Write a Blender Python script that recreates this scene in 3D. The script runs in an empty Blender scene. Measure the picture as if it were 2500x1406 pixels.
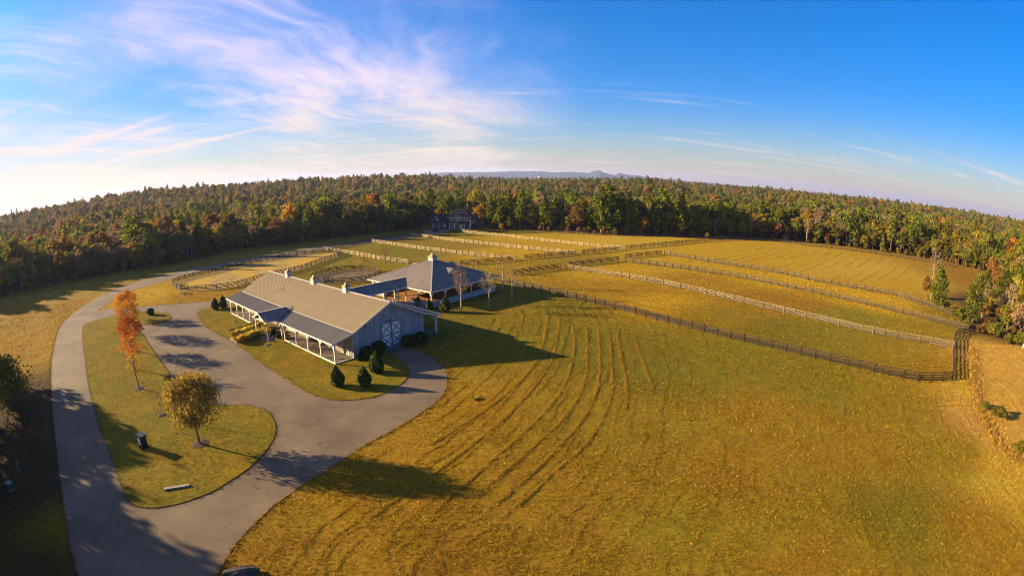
import bpy, bmesh, math, random
import numpy as np
from mathutils import Vector, Matrix, geometry
R = math.radians
rnd = random.Random(7)
rng = np.random.default_rng(11)
scene = bpy.context.scene
COL = scene.collection

# ------------------------------------------------------------------ camera
CAM_H = 24.0
FPX, YH = 1270.0, 432.0                      # focal length and horizon row of the 2500 px wide photograph
PITCH = 2 * math.asin((703 - YH) / (2 * FPX))
cd = bpy.data.cameras.new('camera')
cam = bpy.data.objects.new('camera', cd)
COL.objects.link(cam)
cam.location = (0, 0, CAM_H)
cam.rotation_euler = (math.pi / 2 - PITCH, 0, 0)
cd.type = 'PANO'                              # a wide, barrel-distorting action-camera lens
cd.sensor_width = 36.0
cd.sensor_fit = 'HORIZONTAL'
cd.clip_end = 60000
cd.clip_start = 0.5
_pc = cd.cycles if hasattr(cd, 'cycles') and hasattr(cd.cycles, 'panorama_type') else cd
_pc.panorama_type = 'FISHEYE_EQUISOLID'
_pc.fisheye_lens = FPX / 2500 * 36.0
_pc.fisheye_fov = R(200)
scene.camera = cam

# ------------------------------------------------------------------ world and sun
SUN_EL, SUN_AZ = 15.5, -82.5                  # azimuth clockwise from +Y
sun_dir = Vector((math.sin(R(SUN_AZ)) * math.cos(R(SUN_EL)), math.cos(R(SUN_AZ)) * math.cos(R(SUN_EL)), math.sin(R(SUN_EL))))
world = bpy.data.worlds.new('World')
scene.world = world
world.use_nodes = True
def build_world():
    nt = world.node_tree
    N, L = nt.nodes, nt.links
    N.clear()
    def nd(t, **k):
        n = N.new(t)
        for a, b in k.items(): setattr(n, a, b)
        return n
    def mth(op, a, b=None, c=None, clamp=False):
        n = nd('ShaderNodeMath', operation=op, use_clamp=clamp)
        for i, s in enumerate((a, b, c)):
            if s is None: continue
            if isinstance(s, (int, float)): n.inputs[i].default_value = s
            else: L.new(s, n.inputs[i])
        return n.outputs[0]
    sky = nd('ShaderNodeTexSky', sky_type='NISHITA', sun_disc=False)
    sky.sun_elevation = R(SUN_EL)
    sky.sun_rotation = R(SUN_AZ)
    sky.altitude = 300
    sky.air_density = 1.0
    sky.dust_density = 0.6
    sky.ozone_density = 2.0
    hs = nd('ShaderNodeHueSaturation')
    hs.inputs['Saturation'].default_value = 1.5
    hs.inputs['Hue'].default_value = 0.508
    L.new(sky.outputs[0], hs.inputs['Color'])
    tc = nd('ShaderNodeTexCoord')
    sp = nd('ShaderNodeSeparateXYZ')
    L.new(tc.outputs['Generated'], sp.inputs[0])
    x, y, z = sp.outputs
    # deep clean autumn blue overhead, pale and warm down at the horizon
    tr = nd('ShaderNodeValToRGB')
    el = tr.color_ramp.elements
    el[0].position, el[0].color = 0.0, (.95, .74, .92, 1)
    el[1].position, el[1].color = 1.0, (.004, .70, 1.0, 1)
    for p_, c_ in ((.06, (.80, .76, .96, 1)), (.16, (.32, .74, 1.14, 1)), (.31, (.008, .82, 1.10, 1))):
        e_ = el.new(p_); e_.color = c_
    L.new(mth('MAXIMUM', z, 0.0), tr.inputs[0])
    mt = nd('ShaderNodeVectorMath', operation='MULTIPLY')
    L.new(hs.outputs[0], mt.inputs[0]); L.new(tr.outputs[0], mt.inputs[1])
    # soft shoulder for the glare round the sun
    lm = nd('ShaderNodeVectorMath', operation='DOT_PRODUCT'); lm.inputs[1].default_value = (.34, .33, .33)
    L.new(mt.outputs[0], lm.inputs[0])
    fac_ = mth('DIVIDE', 1.55, mth('ADD', 1.0, mth('MULTIPLY', lm.outputs['Value'], 1 / 4.5)))
    sc_ = nd('ShaderNodeVectorMath', operation='SCALE')
    L.new(mt.outputs[0], sc_.inputs[0]); L.new(fac_, sc_.inputs['Scale'])
    skycol = sc_.outputs[0]
    zz = mth('ADD', mth('MAXIMUM', z, 0.0), 0.06)
    px, py = mth('DIVIDE', x, zz), mth('DIVIDE', y, zz)
    def vec(a, b, c=0.0):
        n = nd('ShaderNodeCombineXYZ')
        for i, s in enumerate((a, b, c)):
            if isinstance(s, (int, float)): n.inputs[i].default_value = s
            else: L.new(s, n.inputs[i])
        return n.outputs[0]
    def noise(v, scale, detail=6, rough=.6, dist=0.0):
        n = nd('ShaderNodeTexNoise')
        n.inputs['Scale'].default_value = scale
        n.inputs['Detail'].default_value = detail
        n.inputs['Roughness'].default_value = rough
        n.inputs['Distortion'].default_value = dist
        L.new(v, n.inputs['Vector'])
        return n.outputs['Fac']
    def ramp(f, a, b):
        n = nd('ShaderNodeMapRange', interpolation_type='SMOOTHSTEP')
        n.inputs['From Min'].default_value = a
        n.inputs['From Max'].default_value = b
        L.new(f, n.inputs['Value'])
        return n.outputs[0]
    # layer A: cirrus streaks running away from the viewer, thick towards the sun's side
    w1 = mth('SUBTRACT', noise(vec(px, py, 3.1), .35, 3), .5)
    w2 = mth('SUBTRACT', noise(vec(px, py, 7.7), .35, 3), .5)
    ax = mth('ADD', mth('ADD', px, mth('MULTIPLY', py, -0.15)), mth('MULTIPLY', w1, 1.3))
    ay = mth('ADD', mth('ADD', py, mth('MULTIPLY', px, 0.15)), mth('MULTIPLY', w2, 1.6))
    a1 = noise(vec(mth('MULTIPLY', ax, .95), mth('MULTIPLY', ay, .22), 1.3), 1.15, 9, .62, .35)
    a2 = noise(vec(px, py, 9.0), .32, 3, .5)
    side = ramp(mth('ADD', mth('MULTIPLY', px, -1.0), mth('MULTIPLY', py, 0.06)), -0.55, 1.3)
    A = mth('MULTIPLY', ramp(mth('ADD', a1, mth('MULTIPLY', mth('SUBTRACT', a2, .5), .5)), .39, .72), side)
    fine = noise(vec(mth('MULTIPLY', ax, 2.0), mth('MULTIPLY', ay, .5), 4.4), 3.4, 8, .65, .2)
    A = mth('MULTIPLY', A, mth('ADD', .45, mth('MULTIPLY', fine, 1.0)))
    veil = mth('MULTIPLY', mth('MULTIPLY', ramp(a2, .33, .66), side), .42)
    # layer B: thin level wisps, low in the sky everywhere else
    b1 = noise(vec(mth('MULTIPLY', px, .20), mth('MULTIPLY', mth('ADD', py, mth('MULTIPLY', w1, .9)), 1.5), 5.5), 1.0, 7, .6, .2)
    b2 = noise(vec(px, py, 2.2), .5, 3, .5)
    B = mth('MULTIPLY', mth('MULTIPLY', ramp(b1, .52, .74), ramp(b2, .40, .58)), mth('MULTIPLY', mth('SUBTRACT', 1.0, ramp(z, .13, .25)), 1.0))
    cl = mth('MINIMUM', mth('ADD', mth('ADD', A, veil), B), 1.0)
    cl = mth('MULTIPLY', cl, .92)
    # cloud colour: warm near the horizon, pale violet higher up
    warm = ramp(z, .02, .30)
    cc = nd('ShaderNodeMix', data_type='RGBA')
    L.new(warm, cc.inputs['Factor'])
    cc.inputs['A'].default_value = (5.3, 4.5, 3.7, 1)
    cc.inputs['B'].default_value = (5.0, 4.2, 5.6, 1)
    mx = nd('ShaderNodeMix', data_type='RGBA')
    L.new(cl, mx.inputs['Factor'])
    L.new(skycol, mx.inputs['A'])
    L.new(cc.outputs['Result'], mx.inputs['B'])
    bg = nd('ShaderNodeBackground')
    bg.inputs['Strength'].default_value = 0.05
    L.new(mx.outputs['Result'], bg.inputs['Color'])
    out = nd('ShaderNodeOutputWorld')
    L.new(bg.outputs[0], out.inputs['Surface'])
build_world()
sl = bpy.data.lights.new('sun', 'SUN')
sl.energy = 5.0
sl.angle = R(0.55)
sl.color = (1.0, 0.76, 0.45)
so = bpy.data.objects.new('sun', sl)
COL.objects.link(so)
so.rotation_euler = sun_dir.to_track_quat('Z', 'Y').to_euler()
vs = scene.view_settings
vs.view_transform = 'Standard'
vs.look = 'None'
vs.gamma = 1.0
vs.use_curve_mapping = False
vs.exposure = 1.9
scene.render.engine = 'CYCLES'
scene.cycles.use_denoising = True
scene.cycles.filter_width = 1.0
scene.cycles.max_bounces = 6
scene.cycles.diffuse_bounces = 3
scene.cycles.transmission_bounces = 4
scene.cycles.volume_bounces = 0
scene.cycles.sample_clamp_indirect = 4.0

# ------------------------------------------------------------------ pixel -> ground
def ray(x, y):
    u, v = x - 1250.0, 703.0 - y
    r = math.hypot(u, v)
    th = 2 * math.asin(min(1, r / (2 * FPX)))
    s = math.sin(th) / max(r, 1e-9)
    X, U, Z = u * s, v * s, math.cos(th)
    c, sn = math.cos(PITCH), math.sin(PITCH)
    return (X, Z * c + U * sn, U * c - Z * sn)
def G(x, y, z=0.0):
    d = ray(x, y)
    t = (z - CAM_H) / d[2]
    return Vector((d[0] * t, d[1] * t, z))
def proj(p):
    d = Vector((p[0], p[1], p[2] - CAM_H)).normalized()
    c, sn = math.cos(PITCH), math.sin(PITCH)
    X, Z, U = d.x, d.y * c - d.z * sn, d.y * sn + d.z * c
    th = math.acos(max(-1, min(1, Z)))
    r = 2 * FPX * math.sin(th / 2)
    q = math.hypot(X, U) or 1e-9
    return 1250 + r * X / q, 703 - r * U / q
def height_at(xb, yb, yt):
    b = G(xb, yb)
    lo, hi = 0.0, 60.0
    for _ in range(40):
        m = (lo + hi) / 2
        if proj((b.x, b.y, m))[1] > yt: lo = m
        else: hi = m
    return lo

# ------------------------------------------------------------------ object helpers
def tag(o, label=None, cat=None, group=None, kind=None):
    if label: o['label'] = label
    if cat: o['category'] = cat
    if group: o['group'] = group
    if kind: o['kind'] = kind
    return o
def thing(name, label, cat, loc=(0, 0, 0), rz=0.0, group=None):
    o = bpy.data.objects.new(name, None)
    o.empty_display_size = .3
    COL.objects.link(o)
    o.location = loc
    o.rotation_euler = (0, 0, rz)
    return tag(o, label, cat, group)
def put(name, me, parent=None, loc=None, rot=None, scale=None):
    o = bpy.data.objects.new(name, me)
    COL.objects.link(o)
    if parent is not None: o.parent = parent
    if loc is not None: o.location = loc
    if rot is not None: o.rotation_euler = rot
    if scale is not None: o.scale = scale
    return o
class MB:
    def __init__(s): s.v, s.f = [], []
    def add(s, vs, fs):
        b = len(s.v)
        s.v += [tuple(q) for q in vs]
        s.f += [tuple(i + b for i in f) for f in fs]
        return s
    def box(s, x0, x1, y0, y1, z0, z1):
        return s.add([(x0, y0, z0), (x1, y0, z0), (x1, y1, z0), (x0, y1, z0), (x0, y0, z1), (x1, y0, z1), (x1, y1, z1), (x0, y1, z1)],
                     [(0, 3, 2, 1), (4, 5, 6, 7), (0, 1, 5, 4), (1, 2, 6, 5), (2, 3, 7, 6), (3, 0, 4, 7)])
    def bar(s, a, b, w, h, up=(0, 0, 1)):
        a, b = Vector(a), Vector(b)
        d = (b - a).normalized()
        up = Vector(up)
        sd = d.cross(up)
        if sd.length < 1e-4: sd = d.cross(Vector((1, 0, 0)))
        sd.normalize()
        u2 = sd.cross(d)
        sd, u2 = sd * w / 2, u2 * h / 2
        vs = [a - sd - u2, a + sd - u2, a + sd + u2, a - sd + u2, b - sd - u2, b + sd - u2, b + sd + u2, b - sd + u2]
        return s.add(vs, [(0, 1, 2, 3), (7, 6, 5, 4), (0, 4, 5, 1), (1, 5, 6, 2), (2, 6, 7, 3), (3, 7, 4, 0)])
    def slab(s, pts, t):
        """flat polygon thickened downwards along z by t"""
        n = len(pts)
        vs = [tuple(p) for p in pts] + [(p[0], p[1], p[2] - t) for p in pts]
        return s.add(vs, [tuple(range(n)), tuple(range(2 * n - 1, n - 1, -1))] + [(i, i + n, (i + 1) % n + n, (i + 1) % n) for i in range(n)])
    def tube(s, pts, rad, n=6, cap=True):
        rings = []
        pts = [Vector(p) for p in pts]
        for i, p in enumerate(pts):
            d = (pts[min(i + 1, len(pts) - 1)] - pts[max(i - 1, 0)])
            d = d.normalized() if d.length > 1e-6 else Vector((0, 0, 1))
            a = d.orthogonal().normalized()
            b = d.cross(a)
            rings.append([p + (a * math.cos(k * 2 * math.pi / n) + b * math.sin(k * 2 * math.pi / n)) * rad[i] for k in range(n)])
        vs = [q for r in rings for q in r]
        fs = []
        for i in range(len(pts) - 1):
            for k in range(n):
                fs.append((i * n + k, i * n + (k + 1) % n, (i + 1) * n + (k + 1) % n, (i + 1) * n + k))
        if cap:
            fs.append(tuple(range(n - 1, -1, -1)))
            fs.append(tuple((len(pts) - 1) * n + k for k in range(n)))
        return s.add(vs, fs)
    def mesh(s, name, mat):
        me = bpy.data.meshes.new(name)
        me.from_pydata(s.v, [], s.f)
        if mat: me.materials.append(mat)
        me.update()
        return me
    def part(s, name, mat, parent=None, **k):
        return put(name, s.mesh(name, mat), parent, **k)
_bevcache = {}
def soften(me, w):
    bm = bmesh.new()
    bm.from_mesh(me)
    bmesh.ops.bevel(bm, geom=bm.edges[:], offset=w, segments=1, affect='EDGES', profile=.5)
    bm.to_mesh(me)
    bm.free()
    return me

# ------------------------------------------------------------------ materials
def _nt(name):
    m = bpy.data.materials.new(name)
    m.use_nodes = True
    nt = m.node_tree
    nt.nodes.clear()
    return m, nt, nt.nodes, nt.links
def mat_plain(name, col, rough=.7, metal=0.0, var=.12, scale=3.0, bump=.0, bscale=40, col2=None, spec=.3, stretch=(1, 1, 1), rand=.0, coords='Object'):
    """procedural paint/wood/metal: noise-mottled colour and fine relief"""
    m, nt, N, L = _nt(name)
    b = N.new('ShaderNodeBsdfPrincipled')
    o = N.new('ShaderNodeOutputMaterial')
    L.new(b.outputs[0], o.inputs['Surface'])
    tc = N.new('ShaderNodeTexCoord')
    mp = N.new('ShaderNodeMapping')
    mp.inputs['Scale'].default_value = stretch
    L.new(tc.outputs[coords], mp.inputs['Vector'])
    n = N.new('ShaderNodeTexNoise')
    n.inputs['Scale'].default_value = scale
    n.inputs['Detail'].default_value = 5
    n.inputs['Roughness'].default_value = .65
    L.new(mp.outputs[0], n.inputs['Vector'])
    mx = N.new('ShaderNodeMix'); mx.data_type = 'RGBA'
    c2 = col2 or tuple(max(0, c * (1 - 2.2 * var)) for c in col)
    mx.inputs['A'].default_value = (*c2, 1)
    mx.inputs['B'].default_value = (*[min(1, c * (1 + var)) for c in col], 1)
    rp = N.new('ShaderNodeMapRange')
    rp.inputs['From Min'].default_value = .3
    rp.inputs['From Max'].default_value = .7
    L.new(n.outputs['Fac'], rp.inputs['Value'])
    L.new(rp.outputs[0], mx.inputs['Factor'])
    res = mx.outputs['Result']
    if rand > 0:
        oi = N.new('ShaderNodeObjectInfo')
        mr = N.new('ShaderNodeMapRange')
        mr.inputs['To Min'].default_value = 1 - rand
        mr.inputs['To Max'].default_value = 1 + rand
        L.new(oi.outputs['Random'], mr.inputs['Value'])
        vm = N.new('ShaderNodeVectorMath'); vm.operation = 'SCALE'
        L.new(res, vm.inputs[0]); L.new(mr.outputs[0], vm.inputs['Scale'])
        res = vm.outputs[0]
    L.new(res, b.inputs['Base Color'])
    b.inputs['Roughness'].default_value = rough
    b.inputs['Metallic'].default_value = metal
    b.inputs['Specular IOR Level'].default_value = spec
    if bump > 0:
        n2 = N.new('ShaderNodeTexNoise')
        n2.inputs['Scale'].default_value = bscale
        n2.inputs['Detail'].default_value = 4
        L.new(mp.outputs[0], n2.inputs['Vector'])
        bp = N.new('ShaderNodeBump')
        bp.inputs['Strength'].default_value = bump
        bp.inputs['Distance'].default_value = .05
        L.new(n2.outputs['Fac'], bp.inputs['Height'])
        L.new(bp.outputs[0], b.inputs['Normal'])
    return m
def mat_leaf(name, ca, cb, trans=.40, rand=.28, gloss=0.0, mid=.5):
    m, nt, N, L = _nt(name)
    at = N.new('ShaderNodeAttribute'); at.attribute_name = 'tint'
    mx = N.new('ShaderNodeMix'); mx.data_type = 'RGBA'
    L.new(at.outputs['Fac'], mx.inputs['Factor'])
    mx.inputs['A'].default_value = (*ca, 1)
    mx.inputs['B'].default_value = (*cb, 1)
    oi = N.new('ShaderNodeObjectInfo')
    hs = N.new('ShaderNodeHueSaturation')
    mr = N.new('ShaderNodeMapRange')
    mr.inputs['To Min'].default_value = 1 - rand
    mr.inputs['To Max'].default_value = 1 + rand
    L.new(oi.outputs['Random'], mr.inputs['Value'])
    L.new(mr.outputs[0], hs.inputs['Value'])
    mh = N.new('ShaderNodeMath'); mh.operation = 'MULTIPLY'; mh.inputs[1].default_value = 7.31
    fr = N.new('ShaderNodeMath'); fr.operation = 'FRACT'
    L.new(oi.outputs['Random'], mh.inputs[0]); L.new(mh.outputs[0], fr.inputs[0])
    m2 = N.new('ShaderNodeMapRange')
    m2.inputs['To Min'].default_value = .485
    m2.inputs['To Max'].default_value = .515
    L.new(fr.outputs[0], m2.inputs['Value'])
    L.new(m2.outputs[0], hs.inputs['Hue'])
    L.new(mx.outputs['Result'], hs.inputs['Color'])
    d = N.new('ShaderNodeBsdfPrincipled')
    d.inputs['Roughness'].default_value = .9 if gloss == 0 else .5
    d.inputs['Specular IOR Level'].default_value = .04 + gloss * .5
    L.new(hs.outputs[0], d.inputs['Base Color'])
    t = N.new('ShaderNodeBsdfTranslucent')
    L.new(hs.outputs[0], t.inputs['Color'])
    ms = N.new('ShaderNodeMixShader')
    ms.inputs[0].default_value = trans
    L.new(d.outputs[0], ms.inputs[1]); L.new(t.outputs[0], ms.inputs[2])
    o = N.new('ShaderNodeOutputMaterial')
    L.new(ms.outputs[0], o.inputs['Surface'])
    return m
def mat_grass(name, attr='gcol', fixed=None, fixed2=None, patch=.06, bump=.5, sat=1.0):
    """turf: colour from the mesh (or two fixed colours), broken up at several scales"""
    m, nt, N, L = _nt(name)
    tc = N.new('ShaderNodeTexCoord')
    def noise(s, d=5, r=.6, dist=0):
        n = N.new('ShaderNodeTexNoise')
        n.inputs['Scale'].default_value = s
        n.inputs['Detail'].default_value = d
        n.inputs['Roughness'].default_value = r
        n.inputs['Distortion'].default_value = dist
        L.new(tc.outputs['Object'], n.inputs['Vector'])
        return n.outputs['Fac']
    def rng_(f, a, b, c, d):
        n = N.new('ShaderNodeMapRange')
        for k, v in zip(('From Min', 'From Max', 'To Min', 'To Max'), (a, b, c, d)): n.inputs[k].default_value = v
        L.new(f, n.inputs['Value'])
        return n.outputs[0]
    if fixed is None:
        at = N.new('ShaderNodeAttribute'); at.attribute_name = attr
        base = at.outputs['Color']
    else:
        mx = N.new('ShaderNodeMix'); mx.data_type = 'RGBA'
        mx.inputs['A'].default_value = (*fixed, 1)
        mx.inputs['B'].default_value = (*fixed2, 1)
        L.new(rng_(noise(patch, 6, .65, .5), .35, .65, 0, 1), mx.inputs['Factor'])
        base = mx.outputs['Result']
    hs = N.new('ShaderNodeHueSaturation')
    hs.inputs['Saturation'].default_value = sat
    L.new(base, hs.inputs['Color'])
    L.new(rng_(noise(.11, 6, .7, .6), .3, .7, .488, .514), hs.inputs['Hue'])
    h2 = rng_(noise(1.4, 5, .8, .4), .28, .72, -.016, .016)
    hadd = N.new('ShaderNodeMath'); hadd.operation = 'ADD'
    L.new(hs.inputs['Hue'].links[0].from_socket, hadd.inputs[0]); L.new(h2, hadd.inputs[1])
    L.new(hadd.outputs[0], hs.inputs['Hue'])
    v1 = rng_(noise(.45, 6, .75, .3), .25, .75, .72, 1.24)
    v2a = rng_(noise(2.6, 6, .8), .28, .72, .50, 1.45)
    v2b = rng_(noise(17.0, 4, .8), .28, .72, .45, 1.55)
    mv = N.new('ShaderNodeMath'); mv.operation = 'MULTIPLY'
    L.new(v2a, mv.inputs[0]); L.new(v2b, mv.inputs[1])
    v2 = mv.outputs[0]
    mu = N.new('ShaderNodeMath'); mu.operation = 'MULTIPLY'
    L.new(v1, mu.inputs[0]); L.new(v2, mu.inputs[1])
    L.new(mu.outputs[0], hs.inputs['Value'])
    b = N.new('ShaderNodeBsdfPrincipled')
    b.inputs['Roughness'].default_value = .95
    b.inputs['Specular IOR Level'].default_value = .05
    L.new(hs.outputs[0], b.inputs['Base Color'])
    bp = N.new('ShaderNodeBump')
    bp.inputs['Strength'].default_value = bump
    bp.inputs['Distance'].default_value = .22
    L.new(noise(2.2, 7, .78, .3), bp.inputs['Height'])
    L.new(bp.outputs[0], b.inputs['Normal'])
    o = N.new('ShaderNodeOutputMaterial')
    L.new(b.outputs[0], o.inputs['Surface'])
    return m
def mat_asphalt(name):
    m, nt, N, L = _nt(name)
    tc = N.new('ShaderNodeTexCoord')
    def noise(s, d=5, r=.6):
        n = N.new('ShaderNodeTexNoise')
        n.inputs['Scale'].default_value = s
        n.inputs['Detail'].default_value = d
        n.inputs['Roughness'].default_value = r
        L.new(tc.outputs['Object'], n.inputs['Vector'])
        return n.outputs['Fac']
    cr = N.new('ShaderNodeValToRGB')
    cr.color_ramp.elements[0].position = .3
    cr.color_ramp.elements[0].color = (.124, .087, .046, 1)
    cr.color_ramp.elements[1].position = .72
    cr.color_ramp.elements[1].color = (.196, .141, .078, 1)
    L.new(noise(.22, 6, .7), cr.inputs[0])
    mx = N.new('ShaderNodeMix'); mx.data_type = 'RGBA'; mx.blend_type = 'MULTIPLY'
    mx.inputs['Factor'].default_value = .45
    cr2 = N.new('ShaderNodeValToRGB')
    cr2.color_ramp.elements[0].position = .35
    cr2.color_ramp.elements[0].color = (.55, .55, .55, 1)
    cr2.color_ramp.elements[1].position = .65
    L.new(noise(9.0, 6, .8), cr2.inputs[0])
    L.new(cr.outputs[0], mx.inputs['A']); L.new(cr2.outputs[0], mx.inputs['B'])
    # worn, slightly darker wheel bands and repaired patches
    wv = N.new('ShaderNodeTexNoise'); wv.inputs['Scale'].default_value = .07; wv.inputs['Detail'].default_value = 3; wv.inputs['Distortion'].default_value = 1.5
    L.new(tc.outputs['Object'], wv.inputs['Vector'])
    wr = N.new('ShaderNodeMapRange'); wr.inputs['From Min'].default_value = .38; wr.inputs['From Max'].default_value = .62
    wr.inputs['To Min'].default_value = .82; wr.inputs['To Max'].default_value = 1.12
    L.new(wv.outputs['Fac'], wr.inputs['Value'])
    ws = N.new('ShaderNodeVectorMath'); ws.operation = 'SCALE'
    L.new(mx.outputs['Result'], ws.inputs[0]); L.new(wr.outputs[0], ws.inputs['Scale'])
    # hairline cracks
    vo = N.new('ShaderNodeTexVoronoi'); vo.feature = 'DISTANCE_TO_EDGE'
    vo.inputs['Scale'].default_value = .09
    wp = N.new('ShaderNodeTexNoise'); wp.inputs['Scale'].default_value = .6; wp.inputs['Detail'].default_value = 6
    L.new(tc.outputs['Object'], wp.inputs['Vector'])
    va = N.new('ShaderNodeVectorMath'); va.operation = 'MULTIPLY_ADD'
    va.inputs[1].default_value = (2.2, 2.2, 0)
    L.new(wp.outputs['Color'], va.inputs[0]); L.new(tc.outputs['Object'], va.inputs[2])
    L.new(va.outputs[0], vo.inputs['Vector'])
    mr = N.new('ShaderNodeMapRange')
    mr.inputs['From Max'].default_value = .006
    mr.inputs['To Min'].default_value = .82
    L.new(vo.outputs['Distance'], mr.inputs['Value'])
    vm = N.new('ShaderNodeVectorMath'); vm.operation = 'SCALE'
    L.new(ws.outputs[0], vm.inputs[0]); L.new(mr.outputs[0], vm.inputs['Scale'])
    b = N.new('ShaderNodeBsdfPrincipled')
    b.inputs['Roughness'].default_value = .85
    b.inputs['Specular IOR Level'].default_value = .25
    L.new(vm.outputs[0], b.inputs['Base Color'])
    bp = N.new('ShaderNodeBump'); bp.inputs['Strength'].default_value = .2; bp.inputs['Distance'].default_value = .02
    L.new(noise(14, 5, .8), bp.inputs['Height']); L.new(bp.outputs[0], b.inputs['Normal'])
    o = N.new('ShaderNodeOutputMaterial'); L.new(b.outputs[0], o.inputs['Surface'])
    return m
M = {}
M['asphalt'] = mat_asphalt('asphalt')
M['ground'] = mat_grass('field_turf', bump=.85)
M['lawn'] = mat_grass('lawn_turf', fixed=(.205, .132, .0085), fixed2=(.120, .108, .0080), patch=.16, bump=.45)
M['sand'] = mat_plain('ring_sand', (.34, .225, .050), .95, var=.2, scale=.5, bump=.6, bscale=5, col2=(.19, .135, .055), spec=.05, stretch=(1, .25, 1))
M['sand_fresh'] = mat_plain('fresh_sand', (0.3848, 0.2444, 0.0364), .95, var=.06, scale=.8, bump=.4, bscale=5, spec=.05)
M['dirt'] = mat_plain('bare_tan_soil', (.40, .235, .036), .95, var=.2, scale=.5, bump=.8, bscale=3, spec=.03, col2=(.25, .14, .024))
M['pen_sand'] = mat_plain('pen_sand', (0.1560, 0.1092, 0.0520), .95, var=.2, scale=.6, bump=.5, bscale=5, spec=.05)
M['arena_sand'] = mat_plain('covered_sand', (0.3224, 0.1560, 0.0364), .95, var=.1, scale=.6, bump=.4, bscale=5, spec=.05)
M['roof'] = mat_plain('roof_metal', (.285, .215, .110), .62, 0, .07, .35, bump=.05, bscale=6, spec=.2, rand=.05)
M['roof_slate'] = mat_plain('slate_grey_roof_metal', (.165, .142, .108), .6, 0, .08, .35, bump=.05, bscale=6, spec=.2, rand=.06)
M['roof_trim'] = mat_plain('roof_trim', (0.4650, 0.4200, 0.3450), .5, .05, .06, 1.0)
M['white'] = mat_plain('white_paint', (.66, .61, .47), .55, 0, .05, 2.5, bump=.06, bscale=14)
M['siding'] = mat_plain('grey_siding', (.30, .30, .30), .8, 0, .16, 2.2, bump=.25, bscale=18, stretch=(1, 1, .25), rand=.14)
M['siding_tan'] = mat_plain('tan_siding', (0.3300, 0.2925, 0.2250), .8, 0, .16, 2.2, bump=.25, bscale=18, stretch=(1, 1, .25), rand=.14)
M['greybar'] = mat_plain('grey_trim', (.15, .16, .18), .7, 0, .1, 3)
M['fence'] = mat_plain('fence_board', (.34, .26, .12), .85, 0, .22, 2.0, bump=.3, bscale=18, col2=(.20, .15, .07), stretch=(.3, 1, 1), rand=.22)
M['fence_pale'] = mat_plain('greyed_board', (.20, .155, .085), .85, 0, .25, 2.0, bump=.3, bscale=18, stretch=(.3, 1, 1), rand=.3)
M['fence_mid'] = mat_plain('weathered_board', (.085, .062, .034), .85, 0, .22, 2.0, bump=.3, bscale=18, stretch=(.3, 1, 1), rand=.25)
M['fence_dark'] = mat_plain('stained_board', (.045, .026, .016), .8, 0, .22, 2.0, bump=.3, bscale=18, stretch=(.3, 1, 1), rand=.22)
M['glass'] = mat_plain('window_glass', (.02, .025, .03), .08, 0, .05, 1, spec=.6)
M['dark'] = mat_plain('dark_opening', (.02, .018, .016), .9, 0, .1, 1)
M['concrete'] = mat_plain('concrete', (0.2184, 0.1976, 0.1664), .9, 0, .12, 1.6, bump=.2, bscale=12)
M['paver'] = mat_plain('porch_paving', (0.1404, 0.1040, 0.0676), .9, 0, .18, 1.5, bump=.3, bscale=8)
M['mulch'] = mat_plain('mulch', (.062, .030, .016), .95, 0, .25, 4, bump=.6, bscale=12)
M['bark'] = mat_plain('bark', (.17, .115, .07), .95, 0, .25, 2, bump=.5, bscale=14, stretch=(1, 1, .2), rand=.2)
M['bark_pale'] = mat_plain('pale_bark', (.44, .37, .27), .9, 0, .22, 2, bump=.3, bscale=14, stretch=(1, 1, .3), rand=.15)
M['bark_twig'] = mat_plain('twig', (.30, .20, .11), .9, 0, .2, 2, rand=.2)
M['rock'] = mat_plain('rock', (.085, .070, .055), .95, 0, .3, 3.5, bump=.8, bscale=5, spec=.1)
M['house_wall'] = mat_plain('house_siding', (.045, .058, .068), .8, 0, .1, 2, bump=.1, bscale=10)
M['house_roof'] = mat_plain('house_shingle', (.024, .023, .025), .9, 0, .2, 2.0, bump=.3, bscale=10)
M['stone'] = mat_plain('house_stone', (.16, .13, .11), .9, 0, .3, 3.0, bump=.4, bscale=6)
M['green_box'] = mat_plain('green_box', (.05, .09, .05), .6, 0, .1, 3)
M['black'] = mat_plain('black_metal', (.012, .012, .014), .5, 0, .2, 4)
LEAF = dict(
    pine=((.042, .060, .006), (.190, .200, .016)), green=((.060, .070, .008), (.18, .165, .018)),
    olive=((.095, .085, .010), (.25, .185, .020)), gold=((.22, .125, .010), (.46, .27, .018)),
    orange=((.24, .095, .010), (.46, .21, .020)), rust=((.13, .066, .018), (.29, .150, .030)),
    red=((.24, .035, .010), (.44, .090, .018)), brown=((.12, .078, .034), (.27, .180, .075)),
    bare=((.15, .10, .05), (.30, .21, .11)))
LB = dict(pine=1.4, green=1.35, olive=1.3, gold=1.0, orange=.85, rust=1.15, red=.9, brown=1.3, bare=1.1)
for k, (a, b) in LEAF.items():
    a, b = tuple(c * LB[k] for c in a), tuple(c * LB[k] for c in b)
    M['leaf_' + k] = mat_leaf('leaf_' + k, a, b)
M['leaf_pine_dark'] = mat_leaf('leaf_pine_dark', (.038, .056, .007), (.160, .175, .016))
M['leaf_holly'] = mat_leaf('leaf_holly', (.026, .042, .006), (.130, .140, .020), .15, .12, .15)
M['leaf_boxwood'] = mat_leaf('leaf_boxwood', (.020, .036, .006), (.090, .105, .012), .15, .15, .05)
M['blade_gold'] = mat_leaf('blade_gold', (.33, .22, .018), (.56, .39, .035), .25, .1)

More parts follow.
